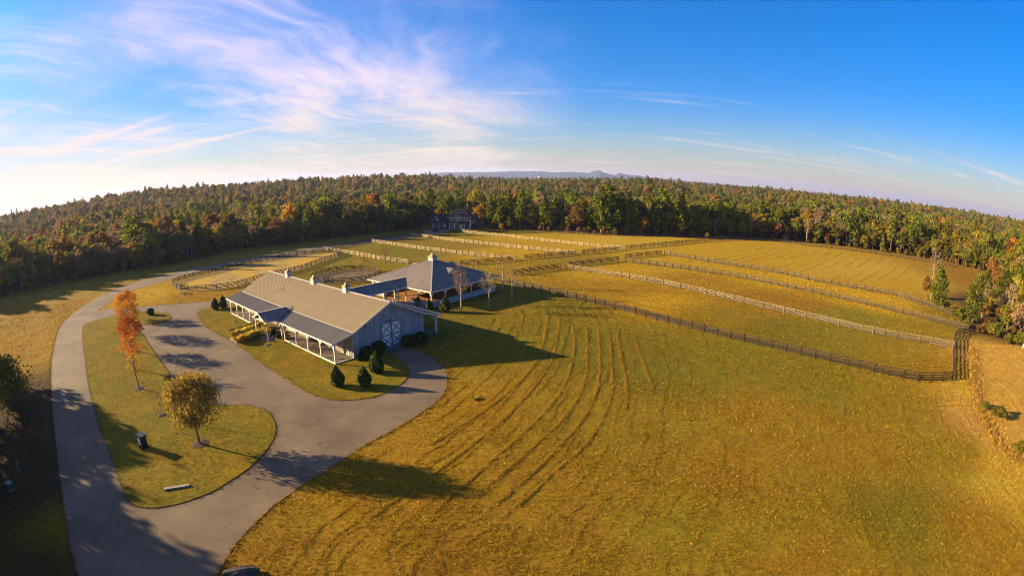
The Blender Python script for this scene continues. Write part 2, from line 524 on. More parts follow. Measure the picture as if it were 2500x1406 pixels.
def mat_tuft():
    m, nt, N, L = _nt('hay_blades')
    at = N.new('ShaderNodeAttribute'); at.attribute_name = 'gcol'
    d = N.new('ShaderNodeBsdfDiffuse'); t = N.new('ShaderNodeBsdfTranslucent')
    L.new(at.outputs['Color'], d.inputs['Color']); L.new(at.outputs['Color'], t.inputs['Color'])
    ms = N.new('ShaderNodeMixShader'); ms.inputs[0].default_value = .3
    L.new(d.outputs[0], ms.inputs[1]); L.new(t.outputs[0], ms.inputs[2])
    o = N.new('ShaderNodeOutputMaterial'); L.new(ms.outputs[0], o.inputs['Surface'])
    return m
M['tuft'] = mat_tuft()

# ------------------------------------------------------------------ terrain
EDGE_PX = [(0, 724), (72, 710), (180, 686), (288, 667), (360, 657), (468, 635), (540, 617), (648, 602), (756, 591), (900, 572), (960, 567),
           (1010, 558), (1060, 548), (1160, 548), (1200, 560), (1300, 562), (1400, 567), (1480, 573), (1620, 577), (1740, 580), (1850, 583), (1960, 591),
           (2080, 604), (2190, 619), (2290, 636), (2360, 652), (2430, 668), (2500, 690)]
EDGE = [G(*p) for p in EDGE_PX]
EDGE = [Vector((-215, 20, 0)), Vector((-190, 62, 0))] + EDGE + [Vector((215, 95, 0)), Vector((220, 40, 0)), Vector((225, -40, 0))]
CLEAR = np.array([(p.x, p.y) for p in EDGE] + [(150, -220), (-150, -220), (-230, -60)])
def outside_dist(P):
    """distance outside the clearing polygon (0 inside)"""
    P = np.asarray(P, float)
    n = len(CLEAR)
    best = np.full(len(P), 1e12)
    ins = np.zeros(len(P), bool)
    for i in range(n):
        a, b = CLEAR[i], CLEAR[(i + 1) % n]
        ab = b - a
        t = np.clip(((P - a) @ ab) / (ab @ ab), 0, 1)
        q = P - (a + t[:, None] * ab)
        best = np.minimum(best, (q * q).sum(1))
        c = (a[1] > P[:, 1]) != (b[1] > P[:, 1])
        with np.errstate(divide='ignore', invalid='ignore'):
            xi = (b[0] - a[0]) * (P[:, 1] - a[1]) / (b[1] - a[1] + 1e-12) + a[0]
        ins ^= c & (P[:, 0] < xi)
    d = np.sqrt(best)
    return np.where(ins, 0.0, d), np.where(ins, d, 0.0)
def sstep(t):
    t = np.clip(t, 0, 1)
    return t * t * (3 - 2 * t)
def hill(P):
    P = np.asarray(P, float)
    d, _ = outside_dist(P)
    x, y = P[:, 0], P[:, 1]
    az = np.degrees(np.arctan2(x, np.maximum(y, -50)))
    r = np.hypot(x, y)
    # a shallow valley behind the first trees, then a wooded rise that closes the view
    Hh = np.interp(az, [-90, -58, -48, -40, -32, -25, -17, -10, -4, 0, 5, 10, 15, 22, 28, 35, 45, 55, 65, 90], [20, 18, 20, 22, 20, 20, 16, 14, 7, 4, 5, 8, 10, 4, 8, 5, 8, 10, 12, 14])
    V = np.interp(az, [-60, -30, 0, 30, 60], [5, 7, 9, 7, 4])
    up = sstep((d - 200) / 480)
    z = -V * sstep(d / 120) * (1 - up) + Hh * up
    for a0, r0, wa, wr, hh in ((-46, 430, 7, 60, 7), (-33, 520, 6, 70, 7), (-20, 600, 5, 80, 5), (-8, 520, 5, 60, 5), (3, 640, 5, 70, 4), (13, 560, 5, 60, 5), (24, 520, 5, 60, 5), (34, 460, 5, 60, 5), (45, 400, 5, 50, 6), (55, 360, 5, 50, 5)):
        z = z + hh * np.exp(-((az - a0) / wa) ** 2 - ((r - r0) / wr) ** 2)* sstep((d - 10) / 120)
    roll = (np.sin(x / 83 + 1.3) * np.cos(y / 97 + .4) + .7 * np.sin((x + y) / 141 + 2.0) + .5 * np.sin((x - .6 * y) / 61)) * 1.5
    z = z + roll * sstep((d - 20) / 220)
    return z * (1 - .75 * sstep((d - 780) / 600)) - 6 * sstep((r - 2200) / 2500)
# colour of the ground at chosen spots (photo pixel, colour), blended by distance
GC = dict(gold=(.335, .205, .0095), orange=(.245, .138, .0080), brown=(.212, .124, .0085), green=(.135, .110, .0082), lime=(.155, .124, .0085), olive=(.190, .128, .0085),
          tan=(.36, .205, .040), straw=(.36, .235, .022), rust=(.212, .114, .0085), floor=(.055, .036, .014))  # floor: woodland ground; also the verge's dark grass with painted shade
CTRL = [((700, 1330), 'rust'), ((900, 1250), 'orange'), ((1000, 1100), 'orange'), ((1150, 1000), 'orange'), ((1150, 1350), 'rust'), ((1300, 1150), 'brown'), ((1400, 1000), 'olive'),
        ((1450, 850), 'green'), ((1600, 900), 'green'), ((1750, 880), 'lime'), ((1550, 1050), 'olive'), ((1400, 1300), 'brown'), ((1600, 1300), 'olive'), ((1750, 1150), 'brown'),
        ((1900, 1020), 'brown'), ((2000, 940), 'lime'), ((2200, 980), 'olive'), ((2100, 1100), 'brown'), ((2300, 1100), 'olive'), ((1900, 1250), 'olive'), ((2200, 1250), 'green'),
        ((2400, 1300), 'brown'), ((2000, 1380), 'brown'), ((1300, 810), 'lime'), ((1150, 890), 'olive'), ((1120, 960), 'orange'), ((1250, 770), 'olive'), ((1350, 740), 'green'),
        ((1500, 710), 'orange'), ((1600, 740), 'gold'), ((1750, 770), 'olive'), ((1900, 810), 'green'), ((2050, 850), 'lime'), ((2200, 880), 'olive'), ((2280, 900), 'brown'),
        ((1500, 660), 'gold'), ((1700, 690), 'orange'), ((1900, 740), 'rust'), ((2100, 780), 'lime'), ((2250, 810), 'olive'), ((1700, 640), 'gold'), ((1900, 680), 'gold'), ((2150, 740), 'gold'),
        ((1750, 610), 'gold'), ((1900, 630), 'gold'), ((2100, 660), 'straw'), ((2200, 690), 'gold'), ((1300, 580), 'gold'), ((1500, 590), 'straw'), ((1100, 600), 'olive'), ((1000, 610), 'green'),
        ((900, 620), 'lime'), ((1250, 615), 'gold'), ((1400, 640), 'olive'), ((1150, 560), 'lime'), ((1250, 564), 'lime'), ((700, 600), 'olive'), ((600, 660), 'olive'), ((300, 690), 'olive'), ((100, 760), 'brown'), ((60, 850), 'orange'),
        ((350, 720), 'gold'), ((480, 725), 'orange'), ((860, 640), 'lime'), ((720, 690), 'green'), ((960, 670), 'olive'), ((1150, 780), 'green'), ((60, 1000), 'floor'), ((60, 1200), 'floor'), ((100, 1350), 'floor'), ((20, 1100), 'floor'), ((130, 1300), 'rust'), ((90, 1080), 'floor'),  # floor on the left verge: dark grass with tree shade put into its colour
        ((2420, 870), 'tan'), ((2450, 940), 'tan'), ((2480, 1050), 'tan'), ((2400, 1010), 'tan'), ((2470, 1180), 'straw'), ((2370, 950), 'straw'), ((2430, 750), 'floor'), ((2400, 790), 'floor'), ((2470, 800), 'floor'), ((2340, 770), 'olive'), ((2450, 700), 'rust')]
CP = np.array([(G(*p).x, G(*p).y) for p, _ in CTRL])
CC = np.array([GC[c] for _, c in CTRL])
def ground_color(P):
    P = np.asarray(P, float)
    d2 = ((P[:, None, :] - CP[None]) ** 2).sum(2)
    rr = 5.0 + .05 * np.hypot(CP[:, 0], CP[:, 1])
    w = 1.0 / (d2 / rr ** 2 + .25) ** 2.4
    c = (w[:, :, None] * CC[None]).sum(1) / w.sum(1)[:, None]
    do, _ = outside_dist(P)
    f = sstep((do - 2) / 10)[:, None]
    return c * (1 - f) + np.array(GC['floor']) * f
def build_ground():
    def axis(lo, hi, step, far_lo, far_hi):
        a = list(np.arange(lo, hi + .01, step))
        s, v, r = step, hi, []
        while v < far_hi: s *= 1.16; v += s; r.append(v)
        s, v, l = step, lo, []
        while v > far_lo: s *= 1.16; v -= s; l.append(v)
        return np.array(l[::-1] + a + r)
    xs, ys = axis(-180, 215, 1.6, -15000, 15000), axis(-8, 250, 1.6, -1500, 16000)
    X, Y = np.meshgrid(xs, ys)
    P = np.stack([X.ravel(), Y.ravel()], 1)
    Z = np.concatenate([hill(P[i:i + 20000]) for i in range(0, len(P), 20000)])
    d, ins = outside_dist(P)
    near = (d == 0) & (ins > 3)
    Z = Z - .02 * near
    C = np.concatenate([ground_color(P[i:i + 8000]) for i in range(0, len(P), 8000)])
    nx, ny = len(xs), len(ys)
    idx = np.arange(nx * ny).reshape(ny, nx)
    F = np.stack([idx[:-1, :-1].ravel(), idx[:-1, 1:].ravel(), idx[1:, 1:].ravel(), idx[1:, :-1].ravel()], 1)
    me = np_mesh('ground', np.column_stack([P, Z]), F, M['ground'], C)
    for p in me.polygons: p.use_smooth = True
    return tag(put('ground', me), kind='structure')
def np_mesh(name, V, F, mat, C=None, tint=None):
    """fast mesh from numpy arrays; F is (n,3) or (n,4)"""
    me = bpy.data.meshes.new(name)
    V = np.ascontiguousarray(V, np.float32)
    F = np.ascontiguousarray(F, np.int32)
    k = F.shape[1]
    me.vertices.add(len(V)); me.vertices.foreach_set('co', V.ravel())
    me.loops.add(F.size); me.loops.foreach_set('vertex_index', F.ravel())
    me.polygons.add(len(F))
    me.polygons.foreach_set('loop_start', np.arange(0, F.size, k, dtype=np.int32))
    me.polygons.foreach_set('loop_total', np.full(len(F), k, np.int32))
    if C is not None:
        a = me.attributes.new('gcol', 'FLOAT_COLOR', 'POINT')
        a.data.foreach_set('color', np.column_stack([C, np.ones(len(C))]).astype(np.float32).ravel())
    if tint is not None:
        a = me.attributes.new('tint', 'FLOAT', 'POINT')
        a.data.foreach_set('value', np.asarray(tint, np.float32))
    me.materials.append(mat)
    me.update(calc_edges=True)
    me.validate()
    return me
build_ground()
def in_poly(p, poly):
    c = False
    for i in range(len(poly)):
        a, b = poly[i - 1], poly[i]
        if (a[1] > p[1]) != (b[1] > p[1]) and p[0] < (b[0] - a[0]) * (p[1] - a[1]) / (b[1] - a[1]) + a[0]: c = not c
    return c

def smooth_line(P, closed=False, step=.9):
    """Catmull-Rom through ground points, resampled"""
    P = [Vector((p[0], p[1], 0)) for p in P]
    n = len(P)
    out = []
    rngi = range(n if closed else n - 1)
    for i in rngi:
        p1, p2 = P[i], P[(i + 1) % n]
        p0 = P[i - 1] if (closed or i > 0) else p1 * 2 - p2
        p3 = P[(i + 2) % n] if (closed or i + 2 < n) else p2 * 2 - p1
        k = max(1, int((p2 - p1).length / step))
        for j in range(k):
            t = j / k
            out.append(.5 * ((2 * p1) + (p2 - p0) * t + (2 * p0 - 5 * p1 + 4 * p2 - p3) * t * t + (3 * p1 - p0 - 3 * p2 + p3) * t ** 3))
    if not closed: out.append(P[-1])
    return out
def sheet(name, px, z, mat, thick=0.0, jitter=.05, kind='structure', smooth=True, pts=None):
    P = pts or [G(*p) for p in px]
    if smooth: P = smooth_line(P, True)
    P = [(p.x + rnd.uniform(-jitter, jitter), p.y + rnd.uniform(-jitter, jitter), z) for p in P]
    ar = sum(P[i - 1][0] * P[i][1] - P[i][0] * P[i - 1][1] for i in range(len(P)))
    if ar < 0: P.reverse()
    n0 = len(P)
    co, _, fc, _, _, _ = geometry.delaunay_2d_cdt([Vector((p[0], p[1])) for p in P], [], [list(range(n0))], 1, 1e-5)
    bm = bmesh.new()
    vs = [bm.verts.new((c.x, c.y, z)) for c in co]
    for f in fc:
        g_ = bm.faces.new([vs[k] for k in f])
        g_.normal_update()
        if g_.normal.z < 0: g_.normal_flip()
    if thick > 0:
        hi = [bm.verts.new(p) for p in P]
        lo = [bm.verts.new((p[0], p[1], z - thick)) for p in P]
        for i in range(len(P)):
            j = (i + 1) % len(P)
            bm.faces.new((hi[i], lo[i], lo[j], hi[j]))
    me = bpy.data.meshes.new(name)
    bm.to_mesh(me)
    bm.free()
    me.materials.append(mat)
    return tag(put(name, me), kind=kind), P
# the road past the farm
road_l = [(205, 1460), (190, 1406), (170, 1330), (150, 1200), (135, 1080), (124, 950), (124, 890), (131, 845), (142, 805), (162, 778), (191, 756), (230, 731), (266, 713), (324, 692), (392, 672), (468, 656), (540, 643), (612, 630), (684, 618), (756, 605), (828, 596), (900, 585), (990, 575), (1046, 566)]
road_r = [(420, 1460), (400, 1406), (350, 1300), (295, 1180), (255, 1070), (225, 960), (208, 880), (203, 840), (207, 800), (218, 778), (241, 757), (270, 738), (299, 719), (360, 698), (425, 680), (504, 660), (576, 645), (648, 635), (720, 623), (792, 610), (860, 600), (920, 591), (1000, 580), (1064, 570)]
def strip(name, l, r, z, mat):
    A = [G(*p) for p in l]; B = [G(*p) for p in r]
    n = 160
    def res(P):
        P = smooth_line(P, False, .5)
        d = [0]
        for i in range(1, len(P)): d.append(d[-1] + (P[i] - P[i - 1]).length)
        return [P[min(len(P) - 1, int(np.searchsorted(d, d[-1] * k / n)))] for k in range(n + 1)]
    A, B = res(A), res(B)
    vs = [(p.x, p.y, z) for p in A] + [(p.x, p.y, z) for p in B]
    m = MB().add(vs, [(i, n + 1 + i, n + 2 + i, i + 1) for i in range(n)])
    return tag(m.part(name, mat), kind='structure')
strip('road', road_l, road_r, .012, M['asphalt'])
drive_px = [(230, 1480), (180, 1200), (160, 1000), (165, 850), (210, 785), (243, 757), (300, 752), (400, 744), (519, 735.5), (570, 733), (600, 765), (820, 888), (940, 850), (985, 848), (1029, 858), (1063, 879), (1088, 903), (1092, 932), (1082, 966), (1038, 1001), (969, 1045), (900, 1082), (842, 1119), (775, 1162), (712, 1202), (652, 1249), (593, 1309), (554, 1360), (526, 1410), (490, 1480)]
_, DRIVE = sheet('driveway', drive_px, .017, M['asphalt'])
island_px = [(205, 797), (225, 786), (262, 776), (315, 766), (360, 762), (400, 764), (416, 772), (416, 781), (398, 789), (362, 793), (334, 795), (348, 818), (373, 855), (403, 897), (428, 930), (460, 957), (500, 981), (540, 990), (593, 989), (633, 996), (662, 1015), (673, 1040), (668, 1071), (640, 1111), (593, 1154), (514, 1202), (435, 1230), (380, 1239), (336, 1237), (312, 1218), (293, 1174), (277, 1127), (253, 1063), (233, 1000), (217, 937), (210, 882), (204, 840)]
_, ISLAND = sheet('lawn', island_px, .075, M['lawn'], .1)
barnlawn_px = [(545, 742), (502, 754), (483, 764), (502, 795), (556, 828), (590, 849), (638, 886), (692, 920), (740, 951), (774, 966), (808, 975), (852, 977), (910, 970), (951, 954), (985, 934), (997, 915), (991, 895), (960, 868), (935, 852), (870, 860), (800, 850), (640, 780), (590, 755)]
_, BLAWN = sheet('lawn', barnlawn_px, .07, M['lawn'], .1)
ring_px = [(422, 697), (430, 704), (444, 708), (502, 709), (570, 701), (631, 684), (692, 669), (740, 657), (784, 640), (822, 628), (826, 622), (818, 617), (791, 617), (740, 622), (706, 627), (638, 639), (570, 653), (502, 670), (451, 682), (427, 691)]
sheet('sand_ring', ring_px, .03, M['sand'], jitter=.1)
for q in ([(566, 662), (600, 655), (620, 668), (646, 690), (618, 692), (592, 678)], [(604, 657), (660, 650), (668, 660), (640, 660)], [(700, 640), (790, 622), (812, 622), (790, 632), (730, 648)], [(448, 690), (520, 678), (505, 688), (458, 702)]):
    sheet('raked_sand', q, .036, M['sand_fresh'], jitter=.15)
PEN_C = G(845, 675)
PEN_R = 8.9
sheet('pen_footing', None, .03, M['pen_sand'], jitter=.05, pts=[PEN_C + Vector((math.cos(a), math.sin(a), 0)) * (PEN_R + .1) for a in np.arange(0, 2 * math.pi, .2)])
sheet('walkway', [(560, 829), (576, 841), (640, 806), (632, 797)], .083, M['concrete'], .02, 0, smooth=False)
sheet('bare_ground', [(2388, 848), (2440, 842), (2520, 855), (2560, 1000), (2530, 1130), (2490, 1125), (2440, 1085), (2404, 1020), (2384, 960), (2374, 900)], .012, M['dirt'], jitter=.35)
sheet('house_drive', [(1030, 571), (1050, 573), (1095, 566), (1085, 562), (1040, 564)], .02, M['concrete'], jitter=.1)

# ------------------------------------------------------------------ barn frame
BA = G(820, 890)
BB = G(566, 766)
BU = (BB - BA).normalized()
BV = Vector((BU.y, -BU.x, 0)) if (Vector((BU.y, -BU.x, 0)).y > 0) else Vector((-BU.y, BU.x, 0))
# local frame of the farm buildings: x = across (v), y = along (u); z up
BROT = math.atan2(BV.y, BV.x)
def B2W(v, u, z=0): return BA + BV * v + BU * u + Vector((0, 0, z))
HAND = 1 if (BV.x * BU.y - BV.y * BU.x) > 0 else -1     # +1: (v,u,z) is right-handed

def roof_panel_mesh(name, run, rise, w, mat, t=.03, ribs=2, rh=.045):
    """one metal sheet: width w along +y, falling from (0,0) to (run, -rise) along x"""
    m = MB()
    L = math.hypot(run, rise)
    nx, nz = rise / L, run / L
    prof = [0.0]
    for k in range(ribs):
        c = w * (k + .5) / ribs
        prof += [c - .06, c - .025, c + .025, c + .06]
    prof.append(w - .004)
    hs = [0] + [0, rh, rh, 0] * ribs + [0]
    vs = []
    for (x, z) in ((0, 0), (run, -rise)):
        for p, h in zip(prof, hs): vs.append((x + nx * h, p, z + nz * h))
    n = len(prof)
    fs = [(i, i + n, i + n + 1, i + 1) for i in range(n - 1)]
    b = len(vs)
    vs += [(-nx * t, 0, -nz * t), (-nx * t, w - .004, -nz * t), (run - nx * t, 0, -rise - nz * t), (run - nx * t, w - .004, -rise - nz * t)]
    fs += [(b, b + 1, b + 3, b + 2), (n, b + 2, b + 3, 2 * n - 1), (0, n, b + 2, b)[::-1], (n - 1, 2 * n - 1, b + 3, b + 1)]
    m.add(vs, fs)
    return m.mesh(name, mat)
def brace_mesh(name, mat, s=.85, w=.13):
    """curved knee brace in the y-z plane from the post (y=0,z=-s) to the beam (y=s,z=0)"""
    m = MB()
    pts = []
    for k in range(6):
        a = k / 5 * math.pi / 2
        pts.append((0, s - s * math.cos(a), -s + s * math.sin(a)))
    pts = [(0, s * (1 - math.cos(a)) * .55 + s * .45 * (k / 5), -s + s * math.sin(a) * .55 + s * .45 * (k / 5)) for k, a in ((k, k / 5 * math.pi / 2) for k in range(6))]
    for a, b in zip(pts[:-1], pts[1:]): m.bar(a, b, w, w, (1, 0, 0))
    return m.mesh(name, mat)
BRACE = brace_mesh('brace', M['white'])
def post_mesh(h, w=.19):
    return soften(MB().box(-w / 2, w / 2, -w / 2, w / 2, 0, h).mesh('post', M['white']), .015)
P_CACHE = {}
def add_post(root, v, u, z0, ztop, dirs, brace=.85):
    key = round(ztop - z0, 3)
    if key not in P_CACHE: P_CACHE[key] = post_mesh(ztop - z0)
    p = put('post', P_CACHE[key], root, (v, u, z0))
    for a in dirs:          # angle about z for the brace's y axis
        put('brace', BRACE, p, (0, 0, ztop - z0), (0, 0, a), (1, brace / .85, brace / .85))
    return p
def board_wall(root, name, along, a0, a1, fixed, zlo, ztop, width, mat, holes=(), out=-1, t=.04):
    """board-and-batten wall of single boards. along: 'x' or 'y' (local); ztop(a) roof line; holes (a0,a1,z0,z1)"""
    n = max(1, round((a1 - a0) / width))
    w = (a1 - a0) / n
    for i in range(n):
        s, e = a0 + i * w, a0 + (i + 1) * w
        spans = [(zlo, None)]
        mid = (s + e) / 2
        for (h0, h1, hz0, hz1) in holes:
            if h0 - .02 < mid < h1 + .02:
                ns = []
                for (b, c) in spans:
                    top = c if c is not None else 99
                    if hz0 > b + .05: ns.append((b, min(hz0, top)))
                    if top > hz1: ns.append((hz1, c))
                spans = ns
        for (b, c) in spans:
            z1, z2 = (ztop(s + .01), ztop(e - .01)) if c is None else (c, c)
            if min(z1, z2) - b < .06: continue
            m = MB()
            def blk(p0, p1, q0, q1, d0, d1):
                o0, o1 = out * d0, out * d1
                lo, hi = min(o0, o1), max(o0, o1)
                vs = []
                for z in ((b, b), (q0, q1)):
                    for d in (lo, hi):
                        for p, zz in ((p0, z[0]), (p1, z[1])):
                            vs.append((p, fixed + d, zz) if along == 'x' else (fixed + d, p, zz))
                m.add(vs, [(0, 1, 3, 2), (4, 6, 7, 5), (0, 4, 5, 1), (2, 3, 7, 6), (0, 2, 6, 4), (1, 5, 7, 3)])
            blk(s, e - .012, z1, z2, 0, t)
            blk(s - .001, s + .055, z1 - .001, z1 - .001, t - .002, t + .028)
            m.part(name, mat, root)
def x_door(root, name, along, a0, a1, fixed, z0, z1, out, panel, bar, rows=1, t=.05, bw=.11):
    """door leaf with X-braced panels"""
    def P(a, d, z): return (a, fixed + out * d, z) if along == 'x' else (fixed + out * d, a, z)
    m = MB()
    lo, hi = P(a0, 0, z0), P(a1, t, z1)
    m.box(min(lo[0], hi[0]), max(lo[0], hi[0]), min(lo[1], hi[1]), max(lo[1], hi[1]), z0, z1)
    d = m.part(name, panel, root)
    upv = (0, 1, 0) if along == 'x' else (1, 0, 0)
    k = MB()
    for r_ in range(rows):
        b, c = z0 + (z1 - z0) * r_ / rows, z0 + (z1 - z0) * (r_ + 1) / rows
        k.bar(P(a0, t + .012, b + bw), P(a1, t + .012, c - bw), bw, .024, upv)
        k.bar(P(a0, t + .016, c - bw), P(a1, t + .016, b + bw), bw, .024, upv)
    k.part('cross_brace', bar, d)
    f = MB()
    for z in [z0 + bw / 2] + [z0 + (z1 - z0) * r_ / rows for r_ in range(1, rows)] + [z1 - bw / 2]:
        f.bar(P(a0, t + .025, z), P(a1, t + .025, z), bw * (1.3 if z0 + .2 < z < z1 - .2 else 1), .03, upv)
    for a in (a0 + bw / 2, a1 - bw / 2): f.bar(P(a, t + .029, z0), P(a, t + .029, z1), bw, .03, upv)
    f.part('frame', bar, d)
    return d
def window_part(root, along, a0, a1, fixed, z0, z1, out, frame=None, name='window', mull=1, trans=1):
    def P(a, d, z): return (a, fixed + out * d, z) if along == 'x' else (fixed + out * d, a, z)
    upv = (0, 1, 0) if along == 'x' else (1, 0, 0)
    f = MB()
    bw = .12
    for z in (z0, z1): f.bar(P(a0 - bw / 2, .05, z), P(a1 + bw / 2, .05, z), bw, .1, upv)
    for a in (a0, a1): f.bar(P(a, .052, z0), P(a, .052, z1), bw, .1, upv)
    for k in range(1, mull + 1): f.bar(P(a0 + (a1 - a0) * k / (mull + 1), .045, z0), P(a0 + (a1 - a0) * k / (mull + 1), .045, z1), .05, .05, upv)
    for k in range(1, trans + 1): f.bar(P(a0, .047, z0 + (z1 - z0) * k / (trans + 1)), P(a1, .047, z0 + (z1 - z0) * k / (trans + 1)), .05, .05, upv)
    w = f.part(name, frame or M['white'], root)
    g = MB()
    lo, hi = P(a0, .002, z0), P(a1, .02, z1)
    g.box(min(lo[0], hi[0]), max(lo[0], hi[0]), min(lo[1], hi[1]), max(lo[1], hi[1]), z0, z1)
    g.part('pane', M['glass'], w)
    return w
def cupola(root, v, u, zb, s=.95, h=.72, rh=.72):
    c = MB().box(v - s / 2, v + s / 2, u - s / 2, u + s / 2, zb - .6, zb + h).part('cupola', M['white'], root)
    for (a, b) in ((-1, 0), (1, 0), (0, -1), (0, 1)):
        m = MB()
        for k in range(4):
            z = zb + h * .32 + k * h * .14
            if a: m.bar((v + a * (s / 2 + .012), u - s * .33, z), (v + a * (s / 2 + .012), u + s * .33, z), .06, .035, (1, 0, .6 * a))
            else: m.bar((v - s * .33, u + b * (s / 2 + .012), z), (v + s * .33, u + b * (s / 2 + .012), z), .06, .035, (0, 1, .6 * b))
        m.part('louvre', M['greybar'], c)
    e = s * .66
    m = MB()
    # bell-shaped metal cap
    lv = [(e, 0), (e * .62, rh * .28), (e * .3, rh * .62), (.03, rh)]
    vs = []
    for (q, z) in lv:
        vs += [(v - q, u - q, zb + h + z), (v + q, u - q, zb + h + z), (v + q, u + q, zb + h + z), (v - q, u + q, zb + h + z)]
    fs = [(0, 3, 2, 1), (12, 13, 14, 15)]
    for i in range(3):
        for k in range(4): fs.append((i * 4 + k, i * 4 + (k + 1) % 4, i * 4 + 4 + (k + 1) % 4, i * 4 + 4 + k))
    m.add(vs, fs)
    m.part('cap', M['roof'], c)
    MB().tube([(v, u, zb + h + rh - .05), (v, u, zb + h + rh + .12)], [.03, .015], 5).part('finial', M['greybar'], c)
    return c

def build_barn():
    root = thing('barn', 'long grey board horse barn with tan metal roof, side porches and three white cupolas', 'barn', BA, BROT)
    VL, VR, VC = 3.15, 16.2, 9.67
    RZ, KZ, EZ = 6.88, 3.86, 3.08
    LEN = 39.8
    EL, ER = -.6, 19.75
    U0, U1 = -.55, LEN + .55
    KL, KR = VL - .15, VR + .15          # where the roof pitch breaks
    def zroof(v):
        if v < KL: return EZ + (KZ - EZ) * (v - EL) / (KL - EL)
        if v < VC: return KZ + (RZ - KZ) * (v - KL) / (VC - KL)
        if v < KR: return RZ - (RZ - KZ) * (v - VC) / (KR - VC)
        return KZ - (KZ - EZ) * (v - KR) / (ER - KR)
    # roof sheets, each its own part
    n = 45
    w = (U1 - U0) / n
    meL = roof_panel_mesh('roof_sheet', VC - KL, RZ - KZ, w, M['roof'])
    meP = roof_panel_mesh('porch_sheet', KL - EL, KZ - EZ, w, M['roof_slate'])
    PORT = (16.3, 21.7)
    for i in range(n):
        u = U0 + i * w
        # left main slope: mirrored so that it falls towards -x
        put('roof_panel', meL, root, (VC - .02, u + w, RZ), (0, 0, math.pi))
        put('roof_panel', meL, root, (VC + .02, u, RZ))
        put('porch_roof_panel', meP, root, (KL, u + w, KZ - .03), (0, 0, math.pi))
        put('porch_roof_panel', meP, root, (KR, u, KZ - .03))
    MB().bar((VC, U0 - .03, RZ + .05), (VC, U1 + .03, RZ + .05), .42, .06).part('ridge_cap', M['roof_trim'], root)
    for k, zo in ((KL, KZ), (KR, KZ)): MB().bar((k, U0, zo + .03), (k, U1, zo + .03), .16, .05).part('flashing', M['roof_trim'], root)
    for (e, o) in ((EL, -1), (ER, 1)): MB().bar((e + o * .03, U0, EZ - .06), (e + o * .03, U1, EZ - .06), .05, .2).part('fascia', M['white'], root)
    for uu, o in ((U0, -1), (U1, 1)):
        for a, b in ((EL, KL), (KL, VC), (VC, KR), (KR, ER)):
            MB().bar((a, uu + o * .03, zroof(a) - .09), (b, uu + o * .03, zroof(b) - .09), .05, .24).part('rake_board', M['roof_trim'], root)
    # soffit / ceiling boards of the porches
    for a, b in ((EL + .05, KL), (KR, ER - .05)):
        MB().slab([(a, U0 + .05, zroof(a) - .09), (b, U0 + .05, zroof(b) - .09), (b, U1 - .05, zroof(b) - .09), (a, U1 - .05, zroof(a) - .09)], .03).part('porch_ceiling', M['siding_tan'], root)
    # near gable wall
    DA, DB, DT = 8.08, 11.76, 3.88
    board_wall(root, 'siding_board', 'x', VL, VR, 0, .12, lambda v: zroof(v) - .14, .30, M['siding'], [(DA, DB, -1, DT)], out=-1)
    board_wall(root, 'siding_board', 'x', VL, VR, LEN, .12, lambda v: zroof(v) - .14, .60, M['siding'], out=1)
    sd = [(1.0, 2.2), (4.9, 6.1), (8.6, 9.8), (12.4, 13.6), (24.1, 25.3), (27.4, 28.6), (30.7, 31.9), (34.0, 35.2), (37.2, 38.4)]
    win = [(3.0, 4.2), (6.9, 8.1), (10.6, 11.8), (14.4, 15.6), (22.2, 23.4), (26.0, 27.0), (29.2, 30.2), (32.4, 33.5), (35.7, 36.8)]
    entry = (17.7, 20.1)
    holes = [(a, b, -1, 2.3) for a, b in sd] + [(a, b, 1.2, 2.3) for a, b in win] + [(*entry, -1, 2.6)]
    board_wall(root, 'siding_board', 'y', .05, LEN - .05, VL, .12, lambda u: KZ - .1, .30, M['siding_tan'], holes, out=-1)
    board_wall(root, 'siding_board', 'y', .05, LEN - .05, VR, .12, lambda u: KZ - .1, .60, M['siding'], [(18, 24, -1, 2.8)], out=1)
    for a, b in sd:
        x_door(root, 'stall_door', 'y', a, b, VL, .16, 1.22, -1, M['white'], M['greybar'], 1, .05, .09)
        x_door(root, 'stall_door', 'y', a, b, VL, 1.25, 2.3, -1, M['siding_tan'], M['greybar'], 1, .05, .09)
    for a, b in win: window_part(root, 'y', a, b, VL, 1.2, 2.3, -1)
    x_door(root, 'entry_door', 'y', entry[0], (entry[0] + entry[1]) / 2 - .01, VL, .16, 2.6, -1, M['siding_tan'], M['white'], 2, .05, .1)
    x_door(root, 'entry_door', 'y', (entry[0] + entry[1]) / 2 + .01, entry[1], VL, .16, 2.6, -1, M['siding_tan'], M['white'], 2, .05, .1)
    # sliding gable doors
    mid = (DA + DB) / 2
    for a, b in ((DA, mid - .015), (mid + .015, DB)):
        x_door(root, 'sliding_door', 'x', a, b, -.06, .28, DT, -1, M['white'], M['greybar'], 2, .07, .13)
    MB().bar((DA - 1.9, -.17, DT + .12), (DB + 1.9, -.17, DT + .12), .1, .14).part('door_track', M['siding'], root)
    MB().slab([(DA - .4, 0, .26), (DA - .4, -.75, .2), (DB + .4, -.75, .2), (DB + .4, 0, .26)], .25).part('door_sill', M['concrete'], root)
    for v in (VL - .02, VR + .02): MB().box(v - .08, v + .08, -.075, .1, .1, zroof(v) - .2).part('corner_board', M['siding'], root)
    # gable lights
    for v in (VL + 2.2, VC): MB().box(v - .11, v + .11, -.34, -.05, 4.05, 4.3).part('wall_lamp', M['greybar'], root)
    # slabs, kerbs
    MB().box(-.1, VL, -.1, LEN + .1, 0, .13).part('porch_floor', M['paver'], root)
    MB().box(VR, 19.1, -.1, LEN + .1, 0, .13).part('porch_floor', M['paver'], root)
